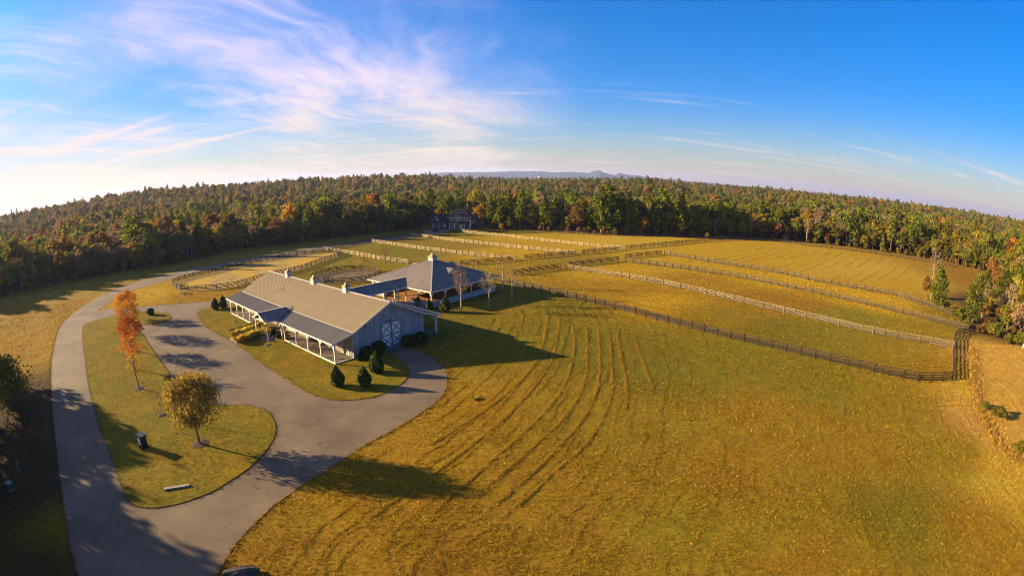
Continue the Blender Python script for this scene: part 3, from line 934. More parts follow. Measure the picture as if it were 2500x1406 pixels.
    MB().box(VL - .02, VR + .02, .02, LEN - .02, 0, .14).part('foundation', M['concrete'], root)
    # posts, beams, kerb rails
    PU = [0, 3.72, 7.42, 11.16, 15.1, 22.9, 26.2, 29.5, 32.8, 36.1, 39.6]
    for i, u in enumerate(PU):
        d = []
        if i + 1 < len(PU) and u != 15.1: d.append(0)
        if i > 0 and u != 22.9: d.append(math.pi)
        add_post(root, 0, u, .1, 2.78, d)
    for i in range(len(PU) - 1):
        a, b = PU[i], PU[i + 1]
        if a == 15.1: continue
        MB().box(-.12, .07, a + .11, b - .11, .0, .22).part('kerb_rail', M['white'], root)
    MB().box(-.07, .09, -.3, 16.2, 2.78, 2.96).part('beam', M['white'], root)
    MB().box(-.07, .09, 21.8, LEN + .2, 2.78, 2.96).part('beam', M['white'], root)
    MB().box(.12, VL - .05, -.1, .04, .0, .2).part('kerb_rail', M['white'], root)
    PR = [0.02 + 3.95 * k for k in range(11)]
    for i, u in enumerate(PR):
        add_post(root, 19.0, u, .1, 2.78, [0] * (i + 1 < len(PR)) + [math.pi] * (i > 0))
    add_post(root, 18.99, .22, .1, 2.8, [math.pi / 2])
    MB().box(18.92, 19.08, -.3, LEN + .2, 2.78, 2.97).part('beam', M['white'], root)
    # entrance portico over the left porch
    pc, pw, po = 19.0, 2.55, -2.35
    prz, pez = 4.32, 3.3
    np_ = 6
    roofme = []
    for sgn in (-1, 1):
        for k in range(np_):
            x0, x1 = po - .35 + (3.0 - po) * k / np_ * 1.02, po - .35 + (3.0 - po) * (k + 1) / np_ * 1.02
            ins = lambda x: 0
            pts = [(x0, pc, prz), (x1, pc, prz), (x1, pc + sgn * pw, pez), (x0, pc + sgn * pw, pez)]
            if x1 > .2:   # trim where it meets the porch roof
                q = min(1, max(.12, (KL + .8 - x1) / (KL + .8 - .2)))
                q0 = min(1, max(.12, (KL + .8 - x0) / (KL + .8 - .2)))
                pts = [(x0, pc, prz), (x1, pc, prz), (x1, pc + sgn * pw * q, prz - (prz - pez) * q), (x0, pc + sgn * pw * q0, prz - (prz - pez) * q0)]
            if sgn > 0: pts = pts[::-1]
            m = MB().slab([pts[i] for i in range(4)], .04)
            m.part('portico_roof_panel', M['roof_slate'], root)
        MB().bar((po - .38, pc + sgn * .02, prz - .1), (po - .38, pc + sgn * pw, pez - .1), .05, .2).part('rake_board', M['white'], root)
        add_post(root, po, pc + sgn * (pw - .35), .08, 3.0, [math.pi if sgn > 0 else 0], .7)
        add_post(root, -.02, pc + sgn * (pw + .3), .1, 2.98, [], .7)
        MB().box(po - .08, .1, pc + sgn * (pw - .35) - .08, pc + sgn * (pw - .35) + .08, 3.0, 3.18).part('beam', M['white'], root)
    MB().bar((po - .4, pc, prz + .04), (KL + .55, pc, prz + .04), .26, .05).part('ridge_cap', M['roof_trim'], root)
    MB().box(po - .07, po + .07, pc - pw + .2, pc + pw - .2, 3.0, 3.17).part('beam', M['white'], root)
    MB().add([(po, pc - pw + .3, 3.2), (po, pc + pw - .3, 3.2), (po, pc, prz - .1), (po + .05, pc - pw + .3, 3.2), (po + .05, pc + pw - .3, 3.2), (po + .05, pc, prz - .1)], [(0, 2, 1), (3, 4, 5), (0, 1, 4, 3), (1, 2, 5, 4), (2, 0, 3, 5)]).part('gable_board', M['siding_tan'], root)
    MB().box(po - .2, -.1, pc - pw + .1, pc + pw - .1, 0, .115).part('portico_floor', M['concrete'], root)
    for u in (10.7, 21.0, 31.2): cupola(root, VC, u, RZ + .05)
    MB().tube([(6.2, 27, zroof(6.2) - .05), (6.2, 27, zroof(6.2) + .35)], [.07, .07], 8).part('vent_pipe', M['greybar'], root)
    return root
assert HAND == 1 or True
barn = build_barn()

def build_arena():
    root = thing('covered_arena', 'open-sided covered riding arena with grey pyramid metal roof and white cupola', 'arena', BA, BROT)
    v0, v1, u0, u1 = 28.75, 48.5, 11.6, 31.5
    ez = 3.22
    vc, uc = (v0 + v1) / 2, (u0 + u1) / 2
    rz = ez + 3.95
    # four hipped faces out of metal sheets
    for face in range(4):
        half, run = ((u1 - u0) / 2, (v1 - v0) / 2) if face % 2 == 0 else ((v1 - v0) / 2, (u1 - u0) / 2)
        n = 22
        ang = (math.pi, math.pi / 2 * 3, 0, math.pi / 2)[face]      # outward direction of the face in local x
        ca, sa = round(math.cos(ang)), round(math.sin(ang))
        w = 2 * half / n
        for k in range(n):
            a, b = -half + k * w, -half + (k + 1) * w
            def rl(t): return run * abs(t) / half                # where the sheet's top meets the hip
            def P(r_, t, dz=0): return (vc + ca * r_ - sa * t, uc + sa * r_ + ca * t, rz - (rz - ez) * r_ / run + dz)
            m = MB()
            ta, tb = a + .0, b - .006
            m.slab([P(rl(ta), ta), P(run, ta), P(run, tb), P(rl(tb), tb)], .04)
            mid = a + .05
            m.bar(P(rl(mid) + .05, mid, .012), P(run, mid, .012), .05, .03)
            m.part('roof_panel', M['roof_slate'], root)
        s = half - .75
        rr = run - .75
        # posts with Y braces, knee wall
        np_ = 5
        for k in range(np_):
            t = -s + 2 * s * k / np_
            p = P(rr, t)
            dirs = [ang, ang + math.pi]
            if k == 0: dirs = [ang, ang + math.pi / 2]
            add_post(root, p[0], p[1], .1, 2.98, dirs, .95)
        q0, q1 = P(rr, -s), P(rr, s)
        MB().bar((q0[0], q0[1], 3.06 + .003 * face), (q1[0], q1[1], 3.06 + .003 * face), .16, .2).part('beam', M['white'], root)
        e0, e1 = P(run + .02, -half), P(run + .02, half)
        MB().bar((e0[0], e0[1], ez - .08), (e1[0], e1[1], ez - .08), .05, .2).part('fascia', M['white'], root)
        spans = [(-s - .1, s + .1)]
        if face == 0: spans = [(-s - .1, s + .1)]
        nb = int((2 * s) / .42)
        for k in range(nb):
            t0, t1 = -s + 2 * s * k / nb, -s + 2 * s * (k + 1) / nb
            x0 = P(rr + .06, t0)
            uu = x0[1]
            if face == 0 and 18.0 < (P(rr, (t0 + t1) / 2)[1]) < 26.5: continue
            a_, b_ = P(rr + .12, t0), P(rr + .12, t1 - .02)
            MB().bar((a_[0], a_[1], .6), (b_[0], b_[1], .6), .05, 1.14).part('kneewall_board', M['siding'], root)
        for (c0, c1) in ((( -s, s),) if face else ((-s, 18.0), (26.5, s))):
            if face == 0:
                pass
        if face:
            a_, b_ = P(rr + .12, -s), P(rr + .12, s)
            MB().bar((a_[0], a_[1], 1.2), (b_[0], b_[1], 1.2), .16, .06).part('kneewall_cap', M['siding'], root)
        # triangular gable vent in the face
        if face != 0:
            r0 = run * .60
            zf = rz - (rz - ez) * r0 / run
            dh, dw = 1.0, 1.75
            back = run * (.60 - dh / (rz - ez))
            def Q(r_, t, z): return (vc + ca * r_ - sa * t, uc + sa * r_ + ca * t, z)
            m = MB().add([Q(r0, -dw, zf + .05), Q(r0, dw, zf + .05), Q(r0, 0, zf + dh), Q(r0 - .06, -dw, zf + .05), Q(r0 - .06, dw, zf + .05), Q(r0 - .06, 0, zf + dh)],
                         [(0, 1, 2), (3, 5, 4), (0, 3, 4, 1), (1, 4, 5, 2), (2, 5, 3, 0)])
            d = m.part('roof_vent', M['white'], root)
            m = MB()
            for sg in (-1, 1):
                pts = [Q(r0 + .12, 0, zf + dh + .05), Q(back, 0, zf + dh + .05), Q(r0 + .12, sg * (dw + .12), zf + .03)]
                if sg * 1 < 0: pts = pts[::-1]
                m.slab(pts, .04)
            m.part('vent_roof', M['roof_slate'], d)
    for sx, sy in ((-1, -1), (1, -1), (1, 1), (-1, 1)):
        MB().bar((vc + sx * .3, uc + sy * .3, rz - .08), (vc + sx * (v1 - v0) / 2, uc + sy * (u1 - u0) / 2, ez + .05), .24, .06).part('hip_cap', M['roof_trim'], root)
    MB().box(v0 + .9, v1 - .9, u0 + .9, u1 - .9, 0, .05).part('sand_floor', M['arena_sand'], root)
    cupola(root, vc, uc, rz - .35, 1.35, .8, .9)
    return root
build_arena()

def build_breezeway():
    root = thing('breezeway', 'covered walkway with blue-grey gable roof joining the barn to the riding arena', 'walkway', BA, BROT)
    uc, hw, rz, ez = 22.1, 2.75, 4.32, 3.02
    v0, v1 = 15.4, 31.6
    n = 16
    w = (v1 - v0) / n
    for k in range(n):
        a, b = v0 + k * w, v0 + (k + 1) * w - .005
        for sg in (-1, 1):
            e0, e1 = 1.0, 1.0
            if a > 28.4: e0 = max(.1, 1 - (a - 28.6) / 3.0)
            if b > 28.4: e1 = max(.05, 1 - (b - 28.6) / 3.0)
            e0, e1 = min(1, e0), min(1, e1)
            pts = [(a, uc, rz), (b, uc, rz), (b, uc + sg * hw * e1, rz - (rz - ez) * e1), (a, uc + sg * hw * e0, rz - (rz - ez) * e0)]
            if sg > 0: pts = pts[::-1]
            m = MB().slab(pts, .04)
            m.part('roof_panel', M['roof_slate'], root)
    MB().bar((v0, uc, rz + .03), (v1 + .1, uc, rz + .03), .3, .05).part('ridge_cap', M['roof_trim'], root)
    for sg in (-1, 1):
        MB().bar((19.8, uc + sg * (hw + .02), ez - .07), (28.8, uc + sg * (hw + .02), ez - .07), .05, .18).part('fascia', M['white'], root)
        for v in (21.6, 24.6, 27.6): add_post(root, v, uc + sg * (hw - .45), .02, 2.86, [math.pi / 2, -math.pi / 2], .6)
        MB().box(19.9, 28.6, uc + sg * (hw - .45) - .08, uc + sg * (hw - .45) + .08, 2.86, 3.02).part('beam', M['white'], root)
    MB().box(19.2, 29.4, uc - 2.4, uc + 2.4, 0, .06).part('floor', M['arena_sand'], root)
    # board screens and a rail gate beside the walk
    for i in range(9):
        MB().box(21.7 + i * .31, 21.7 + i * .31 + .29, uc - 2.34, uc - 2.29, .05, 1.25).part('screen_board', M['siding_tan'], root)
    g = MB()
    for z in (.3, .52, .74, .96, 1.18): g.bar((24.75, uc - 2.3, z), (27.45, uc - 2.3, z), .05, .07)
    for v in (24.75, 26.1, 27.45): g.bar((v, uc - 2.3, .25), (v, uc - 2.3, 1.22), .06, .06, (1, 0, 0))
    g.part('rail_gate', M['white'], root)
build_breezeway()
def build_wing_wall():
    root = thing('paddock_screen', 'low grey board wall running from the arena towards the barn', 'wall', BA, BROT)
    a, b = Vector((28.9, 12.1, 0)), Vector((25.2, 17.6, 0))
    n = 16
    for i in range(n):
        p, q = a.lerp(b, i / n), a.lerp(b, (i + .93) / n)
        MB().bar((p.x, p.y, .6), (q.x, q.y, .6), .05, 1.16).part('board', M['siding'], root)
    MB().bar((a.x, a.y, 1.2), (b.x, b.y, 1.2), .14, .05).part('cap_rail', M['siding'], root)
build_wing_wall()

# ------------------------------------------------------------------ fences
POST = soften(MB().box(-.07, .07, -.07, .07, 0, 1.42).mesh('post', M['fence']), .012)
BOARD = MB().box(0, 1, -.02, .02, -.07, .07).mesh('board', M['fence'])
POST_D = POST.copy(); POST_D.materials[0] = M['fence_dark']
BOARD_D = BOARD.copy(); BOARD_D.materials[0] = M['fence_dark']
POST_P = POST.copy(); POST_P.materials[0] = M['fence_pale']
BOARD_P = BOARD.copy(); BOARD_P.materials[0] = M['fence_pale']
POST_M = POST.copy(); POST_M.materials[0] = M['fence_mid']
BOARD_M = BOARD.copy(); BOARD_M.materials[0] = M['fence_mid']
def fence(px, label, bay=2.44, group='post and board paddock fences', closed=False, per_bay=False, pts=None, cat='fence', name='board_fence'):
    P = pts or [G(*p) for p in px]
    P = smooth_line(P, closed, .4)
    if closed: P.append(P[0])
    d = [0.0]
    for i in range(1, len(P)): d.append(d[-1] + (P[i] - P[i - 1]).length)
    n = max(1, round(d[-1] / bay))
    pos = []
    for k in range(n + 1):
        i = min(len(P) - 2, max(0, int(np.searchsorted(d, d[-1] * k / n)) - 1))
        t = (d[-1] * k / n - d[i]) / max(1e-6, d[i + 1] - d[i])
        pos.append(P[i].lerp(P[i + 1], max(0, min(1, t))))
    root = thing(name, label, cat, pos[0], 0, group)
    o = pos[0]
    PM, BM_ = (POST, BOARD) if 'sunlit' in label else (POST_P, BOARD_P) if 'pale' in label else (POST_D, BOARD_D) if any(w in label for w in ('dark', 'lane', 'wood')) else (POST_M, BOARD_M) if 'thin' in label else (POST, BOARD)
    for k, p in enumerate(pos):
        if closed and k == n: break
        q = pos[min(k + 1, n)] - pos[max(k - 1, 0)]
        put('post', PM, root, p - o, (rnd.uniform(-.012, .012), rnd.uniform(-.012, .012), math.atan2(q.y, q.x)), (1, 1, rnd.uniform(.97, 1.03)))
    st = 1 if per_bay else 2
    side = .092
    for k in range(0, n, st):
        a, b = pos[k], pos[min(n, k + st)]
        dd = b - a
        L = dd.length
        an = math.atan2(dd.y, dd.x)
        nrm = Vector((-math.sin(an), math.cos(an), 0)) * side
        for z in (.28, .60, .92, 1.24):
            put('board', BM_, root, a - o + nrm + Vector((0, 0, z + rnd.uniform(-.012, .012))), (rnd.uniform(-.03, .03), rnd.uniform(-.004, .004), an), (L - .01, 1, 1))
    return root
fence(ring_px, 'dark board fence around the long oval sand riding ring', 3.0, None, True, True)
fence(None, 'dark board fence of the small round training pen', 2.4, None, True, True, pts=[PEN_C + Vector((math.cos(a), math.sin(a), 0)) * PEN_R for a in np.arange(0, 2 * math.pi, .3)])
fence([(793, 612.7), (852, 621), (927, 635), (995, 644)], 'board fence running from the tip of the riding ring to the arena roof')
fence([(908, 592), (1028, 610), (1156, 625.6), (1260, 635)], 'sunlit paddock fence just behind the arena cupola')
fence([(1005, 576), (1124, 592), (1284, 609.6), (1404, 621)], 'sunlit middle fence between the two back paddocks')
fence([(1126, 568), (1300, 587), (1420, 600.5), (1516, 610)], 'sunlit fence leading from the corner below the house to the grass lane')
fence([(1124, 648), (1190, 643), (1260, 636)], 'short lane fence on the house side, right behind the arena')
fence([(1281, 633), (1404, 622)], 'lane fence on the house side ending at the middle paddock')
fence([(1422, 620), (1516, 611)], 'short lane fence on the house side between two gateways')
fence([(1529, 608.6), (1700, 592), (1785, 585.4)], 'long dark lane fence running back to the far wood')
fence([(1255, 672), (1369, 656)], 'lane fence on the barn side starting behind the bare trees')
fence([(1390, 651), (1510, 637.5)], 'lane fence on the barn side of the second paddock')
fence([(1526, 631), (1615, 621)], 'short lane fence on the barn side nearest the large hay field')
NEARF = [(1194, 683), (1282, 704), (1362, 722), (1473, 748), (1622, 787), (1705, 808.5), (1792, 829.6), (1881, 850), (1972, 871.4), (2064, 892.5), (2158, 915), (2230, 929), (2270, 932.5), (2325, 928)]
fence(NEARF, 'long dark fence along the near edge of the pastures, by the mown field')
fence([(2325, 928), (2327, 887), (2328, 850), (2331, 826), (2341, 818.5), (2362, 816.5), (2382, 813)], 'dark fence turning the corner beside the bare tan ground')
fence([(1380, 656), (1501, 674.6), (1628, 698), (1751, 726), (1922, 766.7), (2057, 798), (2144, 818.5), (2280, 842), (2326, 851)], 'pale weathered fence across the pasture ending at the corner fence')
fence([(1527, 640), (1636, 654), (1704, 663), (1829, 683.5), (1959, 711), (2073, 735), (2195, 765), (2292, 789), (2362, 809)], 'thin fence across the pasture ending under the roadside pines')
fence([(1622, 622), (1748, 643), (1885, 665), (1988, 687), (2081, 704), (2192, 724), (2266, 750), (2321, 768)], 'thin fence along the near side of the large hay field')
fence([(1785, 585.4), (1896, 591), (1970, 600), (2081, 613), (2192, 628), (2284, 644), (2340, 654)], 'fence along the wood at the back of the large hay field')
fence([(1126, 568), (1330, 567), (1440, 573), (1520, 577), (1640, 579.5), (1740, 583), (1785, 585.4)], 'fence along the wood right of the house')
fence([(793, 612.7), (900, 590), (1005, 576), (1126, 568)], 'dark fence following the road towards the house')

# ------------------------------------------------------------------ trees: prototypes
def quads_at(C, size, g, flat=0.0, aspect=1.0):
    """one randomly turned leaf quad per centre"""
    n = len(C)
    a = g.normal(size=(n, 3)); a[:, 2] *= (1 - flat)
    a /= np.linalg.norm(a, axis=1)[:, None] + 1e-9
    b = g.normal(size=(n, 3)); b[:, 2] *= (1 - flat)
    b -= (b * a).sum(1)[:, None] * a
    b /= np.linalg.norm(b, axis=1)[:, None] + 1e-9
    s = size * g.uniform(.6, 1.25, n)[:, None]
    a, b = a * s * aspect, b * s * .62
    V = np.stack([C - a, C - b * .9 + a * .1, C + a, C + b], 1).reshape(-1, 3)
    F = np.arange(n * 4).reshape(-1, 4)
    return V, F
def crown_mesh(name, mat, C, T, size, g, flat=0.0, aspect=1.0):
    V, F = quads_at(C, size, g, flat, aspect)
    return np_mesh(name, V, F, mat, tint=np.repeat(np.clip(T, 0, 1), 4))
def limb(m, p, d, L, r, g, depth, tips, n=5, kids=3, spread=.7, up=.15, segs=3):
    pts, rad = [p], [r]
    q, dd = p.copy(), d.copy()
    for k in range(segs):
        dd = dd + g.normal(size=3) * .13 + np.array([0, 0, up * .3])
        dd /= np.linalg.norm(dd)
        q = q + dd * L / segs
        pts.append(q.copy()); rad.append(r * (1 - .55 * (k + 1) / segs))
    m.tube(pts, rad, n, False)
    if depth == 0:
        tips.append(q); return
    for i in range(kids):
        t = g.uniform(.35, 1.0) if i else 1.0
        k = min(segs, max(1, int(round(t * segs))))
        nd = dd + g.normal(size=3) * spread
        nd[2] += up
        nd /= np.linalg.norm(nd)
        limb(m, np.array(pts[k]), nd, L * g.uniform(.52, .72), rad[k] * .7, g, depth - 1, tips, max(3, n - 1), kids, spread, up, segs)
def broadleaf(name, seed, mat, h=12., cr=3.6, base=.28, leaves=1500, size=.40, clumps=34, oval=1.15, bark=None, gap=.0, openness=1.0):
    g = np.random.default_rng(seed)
    m = MB()
    tips = []
    tr = h * .017
    hz = h * base
    m.tube([(0, 0, -.2), (g.normal() * .05, g.normal() * .05, hz * .6), (g.normal() * .12, g.normal() * .12, hz), (g.normal() * .25, g.normal() * .25, h * .62), (g.normal() * .3, g.normal() * .3, h * .86)], [tr * 1.35, tr, tr * .85, tr * .5, tr * .15], 6, False)
    for i in range(9):
        z = hz + (h * .75 - hz) * i / 9
        a = i * 2.4 + g.uniform(-.4, .4)
        d = np.array([math.cos(a), math.sin(a), .75 + .5 * i / 9]); d /= np.linalg.norm(d)
        limb(m, np.array([0, 0, z]), d, cr * (.95 - .45 * i / 9), tr * .42, g, 1, tips, 4, 3, .55, .2)
    trunk = m.mesh(name + '_trunk', bark or M['bark'])
    zc = hz * .9 + (h - hz * .9) / 2
    rz = (h - hz * .9) / 2
    C, T = [], []
    k = 0
    while k < clumps:
        d = g.normal(size=3); d /= np.linalg.norm(d)
        rr = g.uniform(.35, 1.0) ** .55
        p = d * rr
        if p[2] < -.75: continue
        # egg-shaped crown: widest a little below the middle
        wz = 1 - .35 * max(0, p[2]) ** 1.5 - .15 * max(0, -p[2])
        c = np.array([p[0] * cr * wz * .84, p[1] * cr * wz * .84, zc + p[2] * rz * .86])
        cs = cr * g.uniform(.20, .36) * openness
        nl = int(leaves / clumps * g.uniform(.6, 1.4))
        q = g.normal(size=(nl, 3)); q /= np.linalg.norm(q, axis=1)[:, None]
        q *= (g.uniform(.2, 1, nl) ** .5)[:, None] * cs
        q[:, 2] *= .72
        C.append(c + q)
        T.append(np.full(nl, g.uniform(.1, .9)) + g.normal(size=nl) * .16)
        k += 1
    crown = crown_mesh(name + '_crown', mat, np.concatenate(C), np.concatenate(T), size, g)
    return trunk, crown
def pine(name, seed, mat, h=16., cr=3.0, base=.3, whorls=17, size=.5, per=30, conic=.85, top=.1):
    g = np.random.default_rng(seed)
    m = MB()
    tr = h * .013
    lean = g.normal(size=2) * .15
    m.tube([(0, 0, -.2), (lean[0] * .4, lean[1] * .4, h * .4), (lean[0] * .8, lean[1] * .8, h * .75), (lean[0], lean[1], h * .99)], [tr * 1.3, tr, tr * .6, tr * .12], 6, False)
    C, T = [], []
    for i in range(whorls):
        f = i / (whorls - 1)
        z = h * (base + (1 - base) * f ** .93) - .2
        R_ = cr * ((1 - f) ** conic * .93 + top) * g.uniform(.75, 1.12)
        if f < .12: R_ *= .65
        nb = 6 if f < .7 else 4
        a0 = g.uniform(0, 6.28)
        for b in range(nb):
            if g.uniform() < .14: continue
            a = a0 + b * 6.283 / nb + g.uniform(-.35, .35)
            L = R_ * g.uniform(.62, 1.12)
            rise = g.uniform(-.02, .34) + .3 * f
            cx, cy = lean * (z / h)
            e = np.array([cx + math.cos(a) * L, cy + math.sin(a) * L, z + rise * L])
            s = np.array([cx, cy, z])
            if f < .75: m.tube([s, e], [tr * .28, tr * .06], 3, False)
            tint = g.uniform(.1, .9)
            n = max(5, int(per * (L / cr) ** .9))
            t = g.uniform(.28, 1.02, n) ** .75
            q = s + (e - s) * t[:, None]
            wdt = .30 * L * (1.15 - .55 * t)
            q = q + g.normal(size=(n, 3)) * np.stack([wdt * .75, wdt * .75, .09 * L + .1 + 0 * t], 1)
            C.append(q); T.append(np.full(n, tint) + g.normal(size=n) * .2)
    trunk = m.mesh(name + '_trunk', M['bark'])
    crown = crown_mesh(name + '_crown', mat, np.concatenate(C), np.concatenate(T), size, g, .25)
    return trunk, crown
def bare_tree(name, seed, h=13., leaves=160, bark=None, mat=None, cr=2.6, size=.28, depth=2):
    g = np.random.default_rng(seed)
    m = MB()
    tips = []
    tr = h * .014
    m.tube([(0, 0, -.2), (0, 0, h * .3), (g.normal() * .2, g.normal() * .2, h * .62), (g.normal() * .25, g.normal() * .25, h * .95)], [tr * 1.3, tr, tr * .55, tr * .12], 6, False)
    trunk = m.mesh(name + '_trunk', bark or M['bark_pale'])
    m = MB()
    for i in range(13):
        f = i / 13
        z = h * (.28 + .62 * f)
        a = i * 2.4 + g.uniform(-.5, .5)
        d = np.array([math.cos(a), math.sin(a), 1.1]); d /= np.linalg.norm(d)
        limb(m, np.array([0, 0, z]), d, cr * (1.15 - .6 * f), tr * .4, g, depth, tips, 4, 3, .5, .35)
    V = np.array(m.v); nv = len(V)
    tips = np.array(tips)
    me = m.mesh(name + '_crown', M['bark_twig'] if bark is None else bark)
    if leaves:
        idx = g.integers(0, len(tips), leaves)
        C = tips[idx] + g.normal(size=(leaves, 3)) * .3
        Vq, Fq = quads_at(C, size, g)
        m2 = MB(); m2.v, m2.f = list(m.v), list(m.f)
        b = len(m2.v)
        m2.v += [tuple(q) for q in Vq]
        nf = len(m2.f)
        m2.f += [tuple(int(x) + b for x in f) for f in Fq]
        me = m2.mesh(name + '_crown', M['bark_twig'] if bark is None else bark)
        me.materials.append(mat or M['leaf_bare'])
        mi = np.zeros(len(m2.f), np.int32); mi[nf:] = 1
        me.polygons.foreach_set('material_index', mi)
        at = me.attributes.new('tint', 'FLOAT', 'POINT')
        at.data.foreach_set('value', np.concatenate([np.zeros(b), np.repeat(g.uniform(0, 1, leaves), 4)]).astype(np.float32))
    return trunk, me
KINDS = {}
def reg(kind, h, fn): KINDS.setdefault(kind, []).append((h, *fn))
for s in range(3): reg('pine', 16, pine(f'pine{s}', 20 + s, M['leaf_pine'], 16, 3.1 + .3 * s, .16 + .08 * s, 17, .46, 30, .8 + .1 * s))
for s in range(2): reg('tall_pine', 18, pine(f'tallpine{s}', 40 + s, M['leaf_pine'], 18, 3.3, .46, 11, .5, 34, .55, .3))
for i, k in enumerate(('green', 'olive', 'gold', 'orange', 'rust', 'red', 'brown')):
    for s in range(2 if k in ('red', 'orange') else 3):
        reg(k, 12, broadleaf(f'{k}{s}', 100 + i * 10 + s, M['leaf_' + k], 12, 4.0 + .4 * (s - 1), .2 + .05 * s, 1900 if k != 'brown' else 1300, .36, 44 + 6 * s, bark=M['bark'], openness=.95))
for s in range(2): reg('bare', 13, bare_tree(f'bare{s}', 300 + s, 13, 220))
TREE_WORDS = dict(near_pine='dark green thick-crowned pine', pine='dense green conical pine', tall_pine='bare-trunked open pine', green='dull green broadleaf tree', olive='olive green turning broadleaf tree',
                  gold='golden yellow autumn tree', orange='bright orange autumn tree', rust='rust brown autumn tree', red='deep red autumn tree', brown='thin brown-leaved tree', bare='nearly bare pale-barked tree')
def tree(kind, loc, h, label, group=None, var=None, wide=1.0, name=None, rz=None):
    H, tr, cr = KINDS[kind][rnd.randrange(len(KINDS[kind])) if var is None else var]
    r = thing(name or ('pine_tree' if 'pine' in kind else 'bare_tree' if kind == 'bare' else 'broadleaf_tree'), label, 'tree', loc, rnd.uniform(0, 6.28) if rz is None else rz, group)
    s = h / H
    put('trunk', tr, r, scale=(s * wide, s * wide, s))
    put('crown', cr, r, scale=(s * wide, s * wide, s))
    return r
def zone_mix(x, y):
    az = math.degrees(math.atan2(x, y))
    if az < -38: return dict(pine=.12, tall_pine=.05, green=.16, olive=.20, gold=.08, orange=.025, rust=.11, brown=.22, bare=.05)
    if az < -8: return dict(pine=.17, tall_pine=.07, green=.17, olive=.20, gold=.10, orange=.015, rust=.06, brown=.13, bare=.07)
    if az < 14: return dict(pine=.32, tall_pine=.14, green=.14, olive=.18, gold=.08, orange=.01, rust=.04, brown=.07, bare=.11)
    return dict(pine=.20, tall_pine=.10, green=.25, olive=.25, gold=.06, orange=.025, rust=.06, brown=.05, bare=.05)
def pick(mix):
    t = rnd.uniform(0, sum(mix.values()))
    for k, v in mix.items():
        t -= v
        if t <= 0: return k
    return k
def zone_name(x, y):
    az = math.degrees(math.atan2(x, y))
    if az < -33: return 'in the roadside wood across from the red trees', 'trees of the roadside wood'
    if az < -13: return 'in the wood behind the riding ring and road', 'trees behind the riding ring'
    if az < -3: return 'in the wood around the dark house', 'trees around the house'
    if az < 17: return 'in the wood behind the back paddocks', 'trees behind the back paddocks'
    return 'in the wood behind the large hay field', 'trees behind the hay field'
# the wood: scattered positions outside the clearing
def wood_points():
    pts = []
    # front rows follow the edge of the clearing
    E = [Vector((p.x, p.y, 0)) for p in EDGE]
    d = [0]
    for i in range(1, len(E)): d.append(d[-1] + (E[i] - E[i - 1]).length)
    def at(s):
        i = min(len(E) - 2, max(0, int(np.searchsorted(d, s)) - 1))
        t = (s - d[i]) / (d[i + 1] - d[i])
        p = E[i].lerp(E[i + 1], t)
        q = (E[i + 1] - E[i]).normalized()
        return p, Vector((-q.y, q.x, 0))
    for row in range(4):
        s = rnd.uniform(0, 3)
        while s < d[-1]:
            p, nrm = at(s)
            q = p + nrm * (1.0 + row * 4.6 + rnd.uniform(-1.4, 1.6))
            pts.append((q.x, q.y, row))
            s += (4.4 if row == 0 else 4.8) * rnd.uniform(.7, 1.35)
    r = 60.0
    while r < 2600:
        step = max(6.2, r * .0155)
        a = -66.0
        da = math.degrees(step / r)
        while a < 66:
            aa = R(a + rnd.uniform(-.4, .4) * da)
            rr = r + rnd.uniform(-.45, .45) * step
            pts.append((rr * math.sin(aa), rr * math.cos(aa), 9))
            a += da
        r += step
    return pts
WP = wood_points()
xy = np.array([(p[0], p[1]) for p in WP])
od, idn = outside_dist(xy)
hz = hill(xy)
keep = []
HOUSE_C = G(1105, 560)
for i, (x, y, row) in enumerate(WP):
    if row == 9 and od[i] < 18: continue
    if row < 9 and idn[i] > 6: continue
    if abs(x - HOUSE_C.x - .5) < 15 and -6 < y - HOUSE_C.y < 12: continue
    px, py = proj((x, y, 8 + hz[i]))
    if px < -260 or px > 2760: continue
    keep.append(i)
def size_px(i):
    return 12 / math.hypot(xy[i][0], xy[i][1])
front = sorted([i for i in keep if WP[i][2] < 9], key=lambda i: (WP[i][2] > 1, -size_px(i)))
vis = [i for i in front if -60 < proj((xy[i][0], xy[i][1], 8))[0] < 2560]
indiv = vis[:292]
isv = set(indiv)
for i in indiv:
    x, y = xy[i]
    k = pick(zone_mix(x, y))
    zl, zg = zone_name(x, y)
    h = (rnd.uniform(11.5, 17) if k not in ('pine', 'tall_pine') else rnd.uniform(14, 21))
    if WP[i][2] == 0: h *= rnd.choice((.55, .8, .9, 1.0))
    _az = math.degrees(math.atan2(x, y))
    h *= .74 if _az > 20 else .72 if _az < -13 else .80
    if 'pine' in k and rnd.random() < .3: h *= 1.28
    tree(k, (x, y, hz[i] - .1), h, TREE_WORDS[k] + ' ' + zl, f'{TREE_WORDS[k]} - {zg}', wide=rnd.uniform(.9, 1.25))
